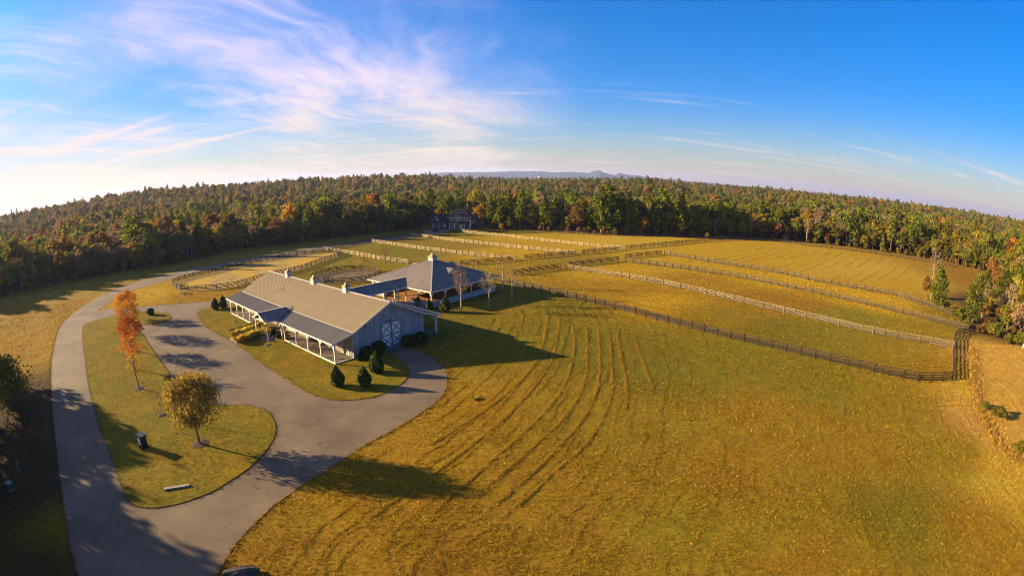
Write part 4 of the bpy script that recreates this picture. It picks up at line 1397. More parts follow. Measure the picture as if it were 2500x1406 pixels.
# everything deeper: one instanced mass
def instancer(name, P, kind_idx, scale, rot, meshes, label, cat):
    me = bpy.data.meshes.new(name)
    me.vertices.add(len(P)); me.vertices.foreach_set('co', np.asarray(P, np.float32).ravel())
    for an, ty, data in (('kidx', 'INT', kind_idx), ('sc', 'FLOAT', scale), ('rz', 'FLOAT', rot)):
        a = me.attributes.new(an, ty, 'POINT')
        a.data.foreach_set('value', np.asarray(data, np.int32 if ty == 'INT' else np.float32))
    o = tag(put(name, me), label, cat, kind='stuff')
    pc = bpy.data.collections.new(name + '_sources')
    for j, (tr, cr) in enumerate(meshes):
        bm = bmesh.new(); bm.from_mesh(cr)
        nmat = len(cr.materials)
        n0 = len(bm.faces)
        bm.from_mesh(tr)
        bm.faces.ensure_lookup_table()
        for f in bm.faces[n0:]: f.material_index = nmat
        jm = bpy.data.meshes.new(f'{name}_src{j:02d}')
        bm.to_mesh(jm); bm.free()
        for mm in list(cr.materials) + [tr.materials[0]]: jm.materials.append(mm)
        pc.objects.link(bpy.data.objects.new(f'{name}_src{j:02d}', jm))
    ng = bpy.data.node_groups.new(name, 'GeometryNodeTree')
    ng.interface.new_socket('Geometry', in_out='INPUT', socket_type='NodeSocketGeometry')
    ng.interface.new_socket('Geometry', in_out='OUTPUT', socket_type='NodeSocketGeometry')
    N, L = ng.nodes, ng.links
    gi, go = N.new('NodeGroupInput'), N.new('NodeGroupOutput')
    ci = N.new('GeometryNodeCollectionInfo')
    ci.inputs['Collection'].default_value = pc
    ci.inputs['Separate Children'].default_value = True
    ci.inputs['Reset Children'].default_value = True
    ip = N.new('GeometryNodeInstanceOnPoints')
    ip.inputs['Pick Instance'].default_value = True
    def named(an, ty):
        n = N.new('GeometryNodeInputNamedAttribute'); n.data_type = ty; n.inputs['Name'].default_value = an
        return n.outputs['Attribute']
    L.new(gi.outputs[0], ip.inputs['Points'])
    L.new(ci.outputs[0], ip.inputs['Instance'])
    L.new(named('kidx', 'INT'), ip.inputs['Instance Index'])
    L.new(named('sc', 'FLOAT'), ip.inputs['Scale'])
    cx = N.new('ShaderNodeCombineXYZ')
    L.new(named('rz', 'FLOAT'), cx.inputs['Z'])
    L.new(cx.outputs[0], ip.inputs['Rotation'])
    L.new(ip.outputs[0], go.inputs[0])
    md = o.modifiers.new('scatter', 'NODES')
    md.node_group = ng
    return o
SRC, SIDX = [], {}
for k, lst in KINDS.items():
    for j, (H, tr, cr) in enumerate(lst):
        SIDX[(k, j)] = len(SRC); SRC.append((tr, cr))
deep = [i for i in keep if i not in isv]
P_, K_, S_, Rz_ = [], [], [], []
for i in deep:
    x, y = xy[i]
    k = pick(zone_mix(x, y))
    j = rnd.randrange(len(KINDS[k]))
    h = rnd.uniform(11, 16.5) if 'pine' not in k else rnd.uniform(12, 18)
    r = math.hypot(x, y)
    h *= 1.06 + .10 * min(1, r / 2000)
    h *= .88 * rnd.choice((.72, .9, 1.0, 1.1, 1.25))
    P_.append((x, y, hz[i] - .2)); K_.append(SIDX[(k, j)]); S_.append(h / KINDS[k][j][0]); Rz_.append(rnd.uniform(0, 6.28))
# shrubby undergrowth along the edge of the wood
for i in [i for i in keep if WP[i][2] in (0, 1)]:
    for _ in range(2):
        k = pick(dict(green=.3, olive=.35, gold=.1, rust=.2, brown=.05)); j = rnd.randrange(2)
        x, y = xy[i] + rng.normal(size=2) * 1.6
        if idn[i] > 1.5: continue
        P_.append((x, y, -.9)); K_.append(SIDX[(k, j)]); S_.append(rnd.uniform(.18, .36)); Rz_.append(rnd.uniform(0, 6.28))
print('deep trees', len(P_), 'individual', len(indiv))
instancer('far_wood', P_, K_, S_, Rz_, SRC, 'mixed autumn forest of pines and turning trees covering the low hills', 'forest')
# ------------------------------------------------------------------ single trees and shrubs
def near_tree(kind_mat, px, h, cr, label, seed, group=None, leaves=2600, size=.2, base=.25, clumps=60, bark=None, name='broadleaf_tree', openness=1.0):
    tr, cm = broadleaf('near%d' % seed, seed, kind_mat, h, cr, base, leaves, size, clumps, bark=bark, openness=openness)
    r = thing(name, label, 'tree', G(*px) + Vector((0, 0, .07)), 0, group)
    put('trunk', tr, r); put('crown', cm, r)
    return r
def mulch_ring(px, r0, label):
    m = MB()
    n = 14
    g = random.Random(int(px[0]))
    rr = [r0 * g.uniform(.85, 1.15) for _ in range(n)]
    vs = [(math.cos(k * 6.283 / n) * rr[k], math.sin(k * 6.283 / n) * rr[k], 0) for k in range(n)] + [(math.cos(k * 6.283 / n) * rr[k] * .55, math.sin(k * 6.283 / n) * rr[k] * .55, .08 * g.uniform(.6, 1.4)) for k in range(n)] + [(0, 0, .1)]
    fs = [(k, (k + 1) % n, n + (k + 1) % n, n + k) for k in range(n)] + [(n + k, n + (k + 1) % n, 2 * n) for k in range(n)]
    o = m.add(vs, fs).part('mulch_bed', M['mulch'], None, loc=G(*px) + Vector((0, 0, .07)))
    return tag(o, label, 'mulch')
M['leaf_maple_a'] = mat_leaf('leaf_maple_a', (.30, .080, .010), (.56, .19, .020), .5, .05)
M['leaf_maple_b'] = mat_leaf('leaf_maple_b', (.27, .13, .012), (.50, .25, .022), .5, .05)
M['leaf_maple_c'] = mat_leaf('leaf_maple_c', (.18, .055, .009), (.40, .13, .015), .45, .05)
M['leaf_oak'] = mat_leaf('leaf_oak', (.17, .130, .018), (.40, .30, .055), .42, .05)
near_tree(M['leaf_maple_a'], (313, 778), 6.6, 3.0, 'red-orange maple on the lawn strip beside the round clipped bush', 501, leaves=2600, size=.16)
near_tree(M['leaf_maple_b'], (318, 815), 6.8, 3.1, 'yellow-orange maple, second in the lawn row from the round bush', 502, leaves=2300, size=.16)
near_tree(M['leaf_maple_c'], (326, 857), 6.4, 3.0, 'dark reddish brown maple, third in the lawn row from the round bush', 503, leaves=2300, size=.16)
near_tree(M['leaf_maple_a'], (330, 903), 6.0, 2.3, 'thin orange maple, fourth in the lawn row from the round bush', 504, leaves=800, size=.16, openness=1.2)
near_tree(M['leaf_maple_b'], (340, 949), 5.0, 1.6, 'nearly leafless young maple in a mulch ring, fifth from the round bush', 505, leaves=170, size=.17, base=.4, openness=1.2, name='young_tree')
near_tree(M['leaf_oak'], (488, 1084), 7.8, 3.5, 'olive gold oak with full crown standing alone on the rounded lawn', 506, leaves=9000, size=.135, clumps=80, base=.18, openness=1.15)
def sapling(px, h, label, seed, leaves=40, group=None, mat=None, cr=.9, depth=1, bark=None):
    tr, cm = bare_tree('sap%d' % seed, seed, h, leaves, bark, mat or M['leaf_olive'], cr, .12, depth)
    r = thing('sapling' if h < 5 else 'bare_tree', label, 'tree', G(*px) + Vector((0, 0, .05)), 0, group)
    put('trunk', tr, r); put('crown', cm, r)
    return r
sapling((396, 1014), 3.4, 'bare sapling in a small mulch ring beside the oak', 510, 20)
sapling((578, 804), 2.6, 'small bare sapling on the barn lawn by the tall grasses', 511, 30)
sapling((655, 843), 3.4, 'slim sapling with a pale stem in front of the barn porch', 512, 260, mat=M['leaf_olive'], bark=M['bark_pale'])
for p, r_, l in (((340, 949), .95, 'round mulch bed under the nearly leafless maple'), ((396, 1014), .7, 'small mulch bed under the bare sapling'), ((490, 1084), 1.1, 'dark mulch bed under the lone oak'), ((655, 843), .6, 'mulch bed under the slim porch sapling'), ((313, 778), .8, 'mulch bed under the red-orange maple')): mulch_ring(p, r_, l)
# bare birches round the riding arena
def birch(px, h, label, seed, leaves=300, cr=1.9, mat=None):
    sapling(px, h, label, seed, leaves, mat=mat or M['leaf_gold'], cr=cr, depth=2, bark=None)
birch((1126, 760), 7.2, 'bare pale-barked tree beside the shaded arena wall', 520, 420, 1.7, M['leaf_rust'])
birch((1194, 745), 6.6, 'yellowing bare tree at the far end of the arena wall', 521, 420, 1.5, M['leaf_olive'])
birch((1250, 729), 6.6, 'bare tree in the arena shadow by the lane fence', 522, 160, 1.5, M['leaf_bare'])
birch((1228, 702), 7.5, 'bare orange-tinged tree behind the arena corner, by the lane', 523, 200, 1.6, M['leaf_rust'])
birch((1165, 668), 6.0, 'thin bare tree standing in the lane behind the arena', 526, 200, 1.3, M['leaf_bare'])
birch((886, 690), 5.6, 'rust-tinged bare tree in front of the round pen', 524, 650, 1.7, M['leaf_rust'])
birch((942, 662), 6.0, 'thin rust-tinged tree between the round pen and arena roof', 525, 350, 1.4, M['leaf_rust'])
def leafy_solid(name, seed, prof, mat, n, size, core=.86):
    """clipped shrub: leaves over a turned profile [(r,z)...], with a dark inner body"""
    g = np.random.default_rng(seed)
    rs, zs = np.array([p[0] for p in prof]), np.array([p[1] for p in prof])
    wgt = np.maximum(.05, (rs[1:] + rs[:-1]) / 2 * np.hypot(np.diff(rs), np.diff(zs)))
    sg = g.choice(len(wgt), n, p=wgt / wgt.sum())
    t = g.uniform(0, 1, n)
    r = rs[sg] + (rs[sg + 1] - rs[sg]) * t
    z = zs[sg] + (zs[sg + 1] - zs[sg]) * t
    a = g.uniform(0, 6.283, n)
    lump = 1 + .13 * np.sin(a * 3 + z * 2.1 + seed) + .10 * np.sin(a * 5 + z * 4.3 + 2 * seed) + .06 * np.sin(a * 9 + z * 7)
    r = r * lump * g.uniform(.88, 1.06, n)
    C = np.stack([r * np.cos(a), r * np.sin(a), z + g.normal(size=n) * .03], 1)
    T = .45 + .3 * np.sin(a * 4 + z * 3 + seed) + g.normal(size=n) * .25
    cm = crown_mesh(name + '_foliage', mat, C, T, size, g)
    m = MB()
    k = 10
    vs, fs = [], []
    for (rr, zz) in prof:
        for j in range(k): vs.append((rr * core * math.cos(j * 6.283 / k), rr * core * math.sin(j * 6.283 / k), zz * .97))
    for i in range(len(prof) - 1):
        for j in range(k): fs.append((i * k + j, i * k + (j + 1) % k, (i + 1) * k + (j + 1) % k, (i + 1) * k + j))
    m.add(vs, fs)
    body = m.mesh(name + '_body', mat)
    at = body.attributes.new('tint', 'FLOAT', 'POINT')
    return cm, body
CONE = [(.42, .08), (.72, .35), (.86, .75), (.80, 1.2), (.62, 1.7), (.36, 2.2), (.10, 2.55), (.0, 2.62)]
BALL = [(.35, .04), (.75, .22), (.98, .6), (1.0, .95), (.82, 1.35), (.45, 1.62), (.0, 1.72)]
HOLLY = [leafy_solid('holly%d' % s, s, CONE, M['leaf_holly'], 1700, .13) for s in range(2)]
BALLS = [leafy_solid('ball%d' % s, 10 + s, BALL, M['leaf_boxwood'], 1500, .12) for s in range(2)]
def shrub(px, proto, s, label, name='shrub', sz=None, cat='shrub', group=None, pt=None):
    r = thing(name, label, cat, (pt or G(*px)) + Vector((0, 0, .05)), rnd.uniform(0, 6.28), group)
    sc = (s, s, sz or s)
    put('foliage', proto[0], r, scale=sc); put('inner_branches', proto[1], r, scale=sc)
    return r
for i, (px, s, l) in enumerate((((825, 943), .98, 'cone-shaped holly at the front of the barn lawn, beside the porch corner'), ((891, 942), .92, 'cone-shaped holly at the front lawn curve nearest the drive'), ((921, 910), 1.08, 'tallest cone-shaped holly, close to the big barn doors'),
                            ((527, 756), .92, 'cone-shaped holly at the rear porch corner, next to the road side'), ((546, 752), .98, 'cone-shaped holly tucked against the rear porch corner'),
                            ((1021, 751), .8, 'dark cone holly at the shaded arena corner next to the barn roof'), ((1048, 760), .85, 'cone holly in front of the arena wall corner'), ((1087, 762), 1.08, 'tall sunlit cone holly against the arena wall'))):
    shrub(px, HOLLY[i % 2], s, l, 'holly_shrub')
for i, (px, s, l) in enumerate((((369, 769), .82, 'round clipped green bush on the small lawn nose'), ((898, 873), .92, 'dark round shrub left of the big barn doors'), ((926, 862), 1.0, 'dark round shrub touching the left edge of the big doors'),
                            ((998, 846), 1.0, 'dark round shrub just right of the big barn doors'), ((1030, 838), 1.0, 'dark round shrub at the shaded barn corner post'), ((880, 880), .5, 'small variegated bush at the barn wall corner'),
                            ((665, 818), .62, 'dark round shrub beside the portico post'), ((683, 826), .58, 'dark round shrub next to the porch opening'), ((640, 800), .5, 'small round shrub under the portico roof'))):
    shrub(px, BALLS[i % 2], s, l, 'round_shrub')
# mounds of golden ornamental grass beside the walk
def grass_mound(seed):
    g = np.random.default_rng(seed)
    n = 520
    a = g.uniform(0, 6.283, n)
    r0 = g.uniform(0, .25, n)
    L = g.uniform(.6, 1.05, n)
    out = g.uniform(.25, 1.0, n)
    base = np.stack([r0 * np.cos(a), r0 * np.sin(a), 0 * a], 1)
    mid = base + np.stack([out * .5 * L * np.cos(a), out * .5 * L * np.sin(a), .75 * L], 1)
    tip = base + np.stack([out * 1.05 * L * np.cos(a), out * 1.05 * L * np.sin(a), (.85 - .45 * out) * L], 1)
    s = np.stack([-np.sin(a), np.cos(a), 0 * a], 1) * .035
    V = np.stack([base - s, base + s, mid + s, mid - s, tip], 1).reshape(-1, 3)
    i5 = np.arange(n) * 5
    F = np.concatenate([np.stack([i5, i5 + 1, i5 + 2, i5 + 3], 1), np.stack([i5 + 3, i5 + 2, i5 + 4, i5 + 4], 1)])
    V = np.concatenate([V, V[i5 + 4]]); F[n:, 3] = len(V) - n + np.arange(n)
    V[len(V) - n:] += .002
    return np_mesh('grass_mound', V, F, M['blade_gold'], tint=np.concatenate([np.repeat(g.uniform(0, 1, n), 5), g.uniform(0, 1, n)]))
GM = [grass_mound(s) for s in range(3)]
for row, (a, b, n, l) in enumerate((((574, 823), (632, 800), 7, 'golden ornamental grass clump in the row on the far side of the walk'), ((584, 836), (650, 812), 8, 'golden ornamental grass clump in the row on the near side of the walk'))):
    for k in range(n):
        p = G(*a).lerp(G(*b), k / (n - 1))
        o = put('fountain_plant', GM[(k + row) % 3], None, p + Vector((rnd.uniform(-.15, .15), rnd.uniform(-.15, .15), .06)), (0, 0, rnd.uniform(0, 6)), (1.5, 1.5, rnd.uniform(1.3, 1.75)))
        tag(o, l, 'plant', l.replace('clump in the', 'clumps,'))
# small white post sign by the walk
r = thing('garden_post', 'small white post with cross arm at the start of the barn walk', 'post', G(586, 823) + Vector((0, 0, .07)))
MB().box(-.05, .05, -.05, .05, 0, 1.15).part('post', M['white'], r)
MB().box(-.42, .42, -.06, .06, .55, .66).part('cross_arm', M['white'], r)
# ------------------------------------------------------------------ small things on the lawns
def boulder(px, s, label, seed, mat, name='boulder'):
    bm = bmesh.new()
    bmesh.ops.create_icosphere(bm, subdivisions=3, radius=1)
    g = random.Random(seed)
    ph = [g.uniform(0, 6) for _ in range(6)]
    for v in bm.verts:
        c = v.co
        k = 1 + .16 * math.sin(2.1 * c.x + ph[0]) * math.cos(2.7 * c.y + ph[1]) + .09 * math.sin(5 * c.z + 4 * c.x + ph[2]) + .05 * math.sin(9 * c.y + ph[3])
        v.co = Vector((round(c.x * k * 6) / 6 * .4 + c.x * k * .6, c.y * k, c.z * k))
    me = bpy.data.meshes.new(name); bm.to_mesh(me); bm.free(); me.materials.append(mat)
    o = put(name, me, None, G(*px) + Vector((0, 0, s[2] * .5)), (g.uniform(-.1, .1), g.uniform(-.1, .1), s[3]), s[:3])
    return tag(o, label, 'rock')
boulder((590, 1402), (1.3, .5, .42, .6), 'grey boulder at the edge of the brown field beside the road mouth', 3, M['rock'])
m = MB().box(-1.25, 1.25, -.14, .14, 0, .13)
o = m.part('timber', M['siding_tan'], None, loc=G(432, 1192) + Vector((0, 0, .085)), rot=(.03, .01, .62))
tag(o, 'pale weathered timber lying on the rounded lawn', 'timber')
r = thing('sign_pier', 'dark boxy pier with flat overhanging cap and pale panel on the lawn strip', 'pier', G(352, 1092) + Vector((0, 0, .07)), -.31)
soften(MB().box(-.42, .42, -.36, .36, 0, 1.25).mesh('pier_body', M['black']), .03)
put('body', bpy.data.meshes['pier_body'], r)
MB().box(-.62, .62, -.5, .5, 1.25, 1.42).part('cap', M['black'], r)
MB().box(-.34, .2, -.385, -.362, .4, 1.15).part('panel', M['white'], r)
MB().box(-.52, .52, -.46, .46, 0, .12).part('base', M['black'], r)
def utility(px, h, label):
    r = thing('utility_box', label, 'utility box', G(*px) + Vector((0, 0, .0)), .3)
    MB().box(-.38, .38, -.32, .32, 0, h * .92).part('cabinet', M['green_box'], r)
    MB().slab([(-.42, -.36, h), (.42, -.36, h * .93), (.42, .36, h * .93), (-.42, .36, h)], .06).part('lid', M['concrete'], r)
    MB().box(-.44, .44, -.38, .38, 0, .06).part('pad', M['concrete'], r)
utility((28, 1196), .9, 'low utility cabinet with a pale lid in the shaded verge')
r = thing('marker_post', 'short pale utility marker post in the shaded verge', 'post', G(48, 1150))
MB().tube([(0, 0, 0), (0, 0, .9)], [.09, .09], 8).part('post', M['concrete'], r)
MB().tube([(0, 0, .9), (0, 0, .98)], [.1, .05], 8).part('cap', M['white'], r)
r = thing('picnic_table', 'small weathered picnic table beside the riding ring fence', 'table', G(448, 717), .4)
for k in range(4): MB().box(-.9, .9, -.36 + k * .185, -.36 + k * .185 + .17, .70, .74).part('table_board', M['siding_tan'], r)
for s in (-1, 1):
    MB().box(-.9, .9, s * .72 - .13, s * .72 + .13, .42, .46).part('bench', M['siding_tan'], r)
    q = MB().bar((s * .62, -.62, 0), (s * .62, -.1, .7), .08, .08).bar((s * .62, .62, 0), (s * .62, .1, .7), .08, .08).bar((s * .66, -.8, .4), (s * .66, .8, .4), .05, .09)
    q.part('leg_frame', M['siding_tan'], r)
# ------------------------------------------------------------------ trees on the right and off the left edge
KINDS['near_pine'] = [(11, *pine('nearpine', 77, M['leaf_pine_dark'], 11, 3.1, .14, 19, .22, 60, .95, .06)), (11, *pine('nearpine2', 78, M['leaf_pine_dark'], 11, 2.9, .22, 17, .22, 60, .9, .06))]
SIDE = [((2286, 755), 'near_pine', 632, 'full green pine at the end of the hay field fence', 1.1), ((2372, 795), 'near_pine', 648, 'green pine behind the fence corner, with visible trunk', 1.1), ((2272, 729), 'bare', 610, 'dead pale snag standing beside the two green pines', .8),
        ((2258, 728), 'rust', 672, 'thin rust brown tree leaning beside the dead snag', .9), ((2395, 780), 'bare', 690, 'bare pale-stemmed tree behind the green pine at the fence corner', .8), ((2458, 805), 'bare', 690, 'slender bare tree in the brush above the tan ground', .8),
        ((2440, 735), 'rust', 660, 'rust brown tree deep in the brush beyond the fence corner', 1.1), ((2482, 770), 'olive', 670, 'olive tree at the edge of the brush beyond the corner', 1.1), ((2497, 850), 'bare', 730, 'bare grey tree overhanging the tan ground', 1.2),
        ((2420, 700), 'rust', 625, 'rust tree in front of the wood beyond the pines', 1.0), ((2470, 700), 'orange', 640, 'orange tree in front of the wood beyond the pines', 1.0)]
for px, k, yt, l, wd in SIDE: tree(k, G(*px), max(3, height_at(px[0], px[1], yt)), l, wide=wd)
BRUSH = [((2400, 765), 'near_pine', 655), ((2445, 755), 'near_pine', 640), ((2492, 765), 'near_pine', 625), ((2470, 660), 'near_pine', 560), ((2500, 670), 'olive', 580), ((2455, 815), 'olive', 735), ((2485, 830), 'brown', 730), ((2415, 770), 'olive', 700), ((2450, 770), 'brown', 705), ((2490, 800), 'olive', 700), ((2475, 735), 'green', 640), ((2425, 745), 'brown', 690), ((2400, 730), 'rust', 668), ((2495, 730), 'pine', 610), ((2455, 690), 'green', 615), ((2490, 690), 'brown', 620), ((2440, 790), 'bare', 720)]
for px, k, yt in BRUSH: tree(k, G(*px), max(3, height_at(px[0], px[1], yt)), TREE_WORDS[k] + ' in the tangled brush beyond the fence corner', 'brush trees beyond the fence corner, ' + k, wide=1.25)
LOWB = broadleaf('lowbush', 700, M['leaf_green'], 3.2, 2.0, .04, 1500, .2, 30)
LOWO = broadleaf('lowbush_o', 701, M['leaf_rust'], 3.0, 1.9, .04, 1300, .2, 30)
def low_bush(px, h, wide, label, proto=LOWB, pt=None):
    r = thing('bush', label, 'bush', pt if pt is not None else G(*px), rnd.uniform(0, 6), label.replace(' brush ', ' brush clumps ') if label.startswith('tangled') else None)
    s = h / 3.2
    put('stem', proto[0], r, scale=(s * wide, s * wide, s)); put('foliage', proto[1], r, scale=(s * wide, s * wide, s))
low_bush((2342, 785), 3.4, 1.2, 'grey-green bush under the fence corner pine')
low_bush((2428, 822), 3.2, 1.3, 'rounded dark green bush behind the fence corner')
low_bush((2462, 838), 2.2, 1.2, 'small dark bush at the top of the tan ground')
low_bush((2405, 800), 2.6, 1.2, 'rust brown brush between the pine and the round bush', LOWO)
low_bush((2380, 745), 3.6, 1.3, 'red brown brush in the dip behind the two pines', LOWO)
for px_, h_, k_ in (((2360, 800), 2.0, 0), ((2392, 812), 1.8, 1), ((2415, 815), 2.4, 1), ((2445, 800), 2.8, 0), ((2470, 822), 2.6, 1), ((2330, 765), 2.4, 1), ((2310, 755), 2.0, 0), ((2400, 770), 3.0, 1), ((2440, 775), 3.2, 1), ((2490, 845), 3.0, 0)):
    low_bush(px_, h_, 1.25, ('tangled green brush behind the fence corner', 'tangled rust brown brush behind the fence corner')[k_], (LOWB, LOWO)[k_])
low_bush((2438, 1020), 1.7, 1.4, 'grey-green shrub on the tan ground at the field edge')
low_bush((2405, 998), 1.1, 1.4, 'small low shrub on the tan ground next to the larger one')
low_bush((2492, 1105), 1.6, 1.3, 'green shrub at the lower end of the tan ground')
low_bush((410, 930), .9, 1.3, 'low shrub added for shadow-darkened grass on the lawn edge beside the parking area')  # added shrub, stands in for a patch of grass darkened by shadow
BIGB = broadleaf('bigbush', 702, M['leaf_green'], 3.2, 1.9, .03, 5200, .085, 70)
low_bush((14, 1005), 8.2, 1.15, 'large dark evergreen bush across the road from the lawn strip', BIGB)
OFF = [(-54, 14, 15, 'brown'), (-49, 7, 15, 'olive'), (-46, 0, 14, 'brown'), (-58, 19, 14, 'brown'), (-42, -6, 14, 'olive'), (-73, 20, 15, 'pine'), (-69, 11, 15, 'green'), (-58, 3, 14, 'green'), (-66, 24, 13, 'green'), (-62, 15, 12, 'olive'), (-52, -3, 13, 'green'), (-78, 40, 15, 'olive'), (-76, 32, 15, 'green'), (-71, 26, 15, 'brown'), (-79, 17, 16, 'olive'), (-68, 19, 15, 'brown'), (-64, 13, 14, 'olive'), (-74, 9, 15, 'rust'), (-60, 7, 13, 'brown'), (-64, -1, 14, 'brown'), (-54, 1, 13, 'olive'), (-50, -7, 13, 'brown'), (-86, 24, 16, 'pine'), (-58, -10, 14, 'gold'), (-88, 44, 15, 'green'), (-46, -12, 13, 'olive'), (-70, 2, 16, 'brown'), (-84, 34, 16, 'bare'), (-62, 21, 14, 'bare'), (-82, 10, 16, 'green')]
for x, y, h, k in OFF: tree(k, (x - (5 if y > 14 else 2), y, 0), h * (1.3 if 5 < y < 28 else 1.0), TREE_WORDS[k] + ' on the shaded verge across the road from the sign pier', 'trees on the shaded verge')
# ------------------------------------------------------------------ house
def build_house():
    c = G(1101, 560)
    r = thing('house', 'dark blue-grey two-storey house with hipped roof and white windows by the wood', 'house', c, .06)
    W, Rf = M['house_wall'], M['house_roof']
    def hip(x0, x1, y0, y1, ze, zr, inset, name='roof', ov=.6):
        x0, x1, y0, y1 = x0 - ov, x1 + ov, y0 - ov, y1 + ov
        ym = (y0 + y1) / 2
        m = MB().add([(x0, y0, ze), (x1, y0, ze), (x1, y1, ze), (x0, y1, ze), (x0 + inset, ym, zr), (x1 - inset, ym, zr)], [(0, 1, 5, 4), (1, 2, 5), (2, 3, 4, 5), (3, 0, 4), (0, 3, 2, 1)])
        p = m.part(name, Rf, r)
        MB().box(x0 - .03, x1 + .03, y0 - .03, y1 + .03, ze - .25, ze - .02).part('eave_trim', M['white'], p)
        return p
    # main block
    MB().box(-1.0, 9.0, 0, 9.0, 0, 5.6).part('wall', W, r)
    rf = hip(-1.0, 9.0, 0, 9.0, 5.6, 9.6, 4.4)
    MB().box(5.6, 6.5, 6.2, 7.1, 7.0, 10.2).part('chimney', M['stone'], rf)
    # left garage wing
    MB().box(-9.2, -1.0, 1.2, 8.2, 0, 3.1).part('wing_wall', W, r)
    MB().add([(-9.8, .6, 3.1), (-.9, .6, 3.1), (-.9, 8.8, 3.1), (-9.8, 8.8, 3.1), (-9.2, 4.7, 6.9), (-.9, 4.7, 6.9)], [(0, 1, 5, 4), (2, 3, 4, 5), (3, 0, 4), (1, 2, 5), (0, 3, 2, 1)]).part('wing_roof', Rf, r)
    MB().add([(-9.24, 1.2, 3.1), (-9.24, 8.2, 3.1), (-9.22, 4.7, 6.4), (-9.28, 1.2, 3.1)], [(0, 1, 2), (3, 2, 1)]).part('gable_board', M['white'], r)
    # right low wing
    MB().box(9.0, 12.6, 1.6, 7.5, 0, 4.6).part('wing_wall', W, r)
    MB().add([(8.9, 1.0, 4.6), (13.1, 1.0, 4.6), (13.1, 8.1, 4.6), (8.9, 8.1, 4.6), (8.9, 4.5, 6.4), (11.6, 4.5, 6.4)], [(0, 1, 5, 4), (1, 2, 5), (2, 3, 4, 5), (3, 0, 4), (0, 3, 2, 1)]).part('wing_roof', Rf, r)
    # dormers
    for (x, y, z, w, h) in ((-6.4, 1.7, 4.0, 1.9, 1.2), (3.6, -.25, 5.3, 2.4, 1.2)):
        d = MB().box(x - w / 2, x + w / 2, y, y + 2.6, z, z + h).part('dormer', W, r)
        MB().add([(x - w / 2 - .3, y - .3, z + h), (x + w / 2 + .3, y - .3, z + h), (x, y - .3, z + h + 1.0), (x - w / 2 - .3, y + 3.4, z + h), (x + w / 2 + .3, y + 3.4, z + h), (x, y + 3.4, z + h + 1.0)], [(0, 1, 2), (3, 5, 4), (0, 2, 5, 3), (1, 4, 5, 2), (0, 3, 4, 1)]).part('dormer_roof', Rf, d)
        MB().bar((x - w / 2 - .34, y - .34, z + h), (x, y - .34, z + h + 1.02), .08, .2).part('rake_board', M['white'], d)
    # porch
    MB().slab([(-.8, -2.6, 2.75), (8.8, -2.6, 2.75), (8.8, .1, 3.3), (-.8, .1, 3.3)], .15).part('porch_roof', Rf, r)
    for x in (-.5, 1.8, 4.0, 6.2, 8.5): MB().box(x - .14, x + .14, -2.5, -2.22, 0, 2.7).part('porch_post', M['white'], r)
    MB().box(-.8, 8.8, -2.6, 0, 0, .25).part('porch_floor', M['stone'], r)
    for x in (-.2, 1.5): window_part(r, 'x', x, x + .95, 0, 3.75, 5.1, -1)
    for x in (2.75, 3.55, 4.35): window_part(r, 'x', x - .35, x + .35, -.25, 5.2 - 1.35, 6.2, -1)
    for x in (5.5, 6.6, 7.7): window_part(r, 'x', x, x + .8, 0, 3.75, 5.1, -1)
    for x in (-6.8, -6.2): window_part(r, 'x', x, x + .5, 1.7, 4.2, 5.0, -1)
    for x in (-8.6, -6.2, -3.6): window_part(r, 'x', x, x + 1.0, 1.2, .9, 2.4, -1)
    for x in (.2, 2.2, 6.4): window_part(r, 'x', x, x + 1.0, 0, .8, 2.4, -1)
    window_part(r, 'x', 9.9, 10.8, 1.6, 2.6, 3.9, -1)
    MB().box(4.4, 5.5, -.05, 0.02, .25, 2.45).part('door', M['white'], r)
build_house()
for i, (px, yt, l) in enumerate((((1112, 561), 546, 'small bare columnar tree in front of the house porch'), ((1149, 562), 540, 'bare columnar tree at the right corner of the house'), ((1178, 560), 541, 'slim golden columnar tree right of the house'))):
    o = tree('bare' if i < 2 else 'gold', G(*px), height_at(px[0], px[1], yt) * 1.15, l, wide=.55, var=0)
for px, l in (((1062, 566), 'low golden shrub by the house drive'), ((1024, 569), 'green shrub at the house drive entrance')): low_bush(px, 1.8, 1.3, l)
low_bush((1066, 567), 1.6, 1.2, 'bright orange shrub where the house drive bends', LOWO)
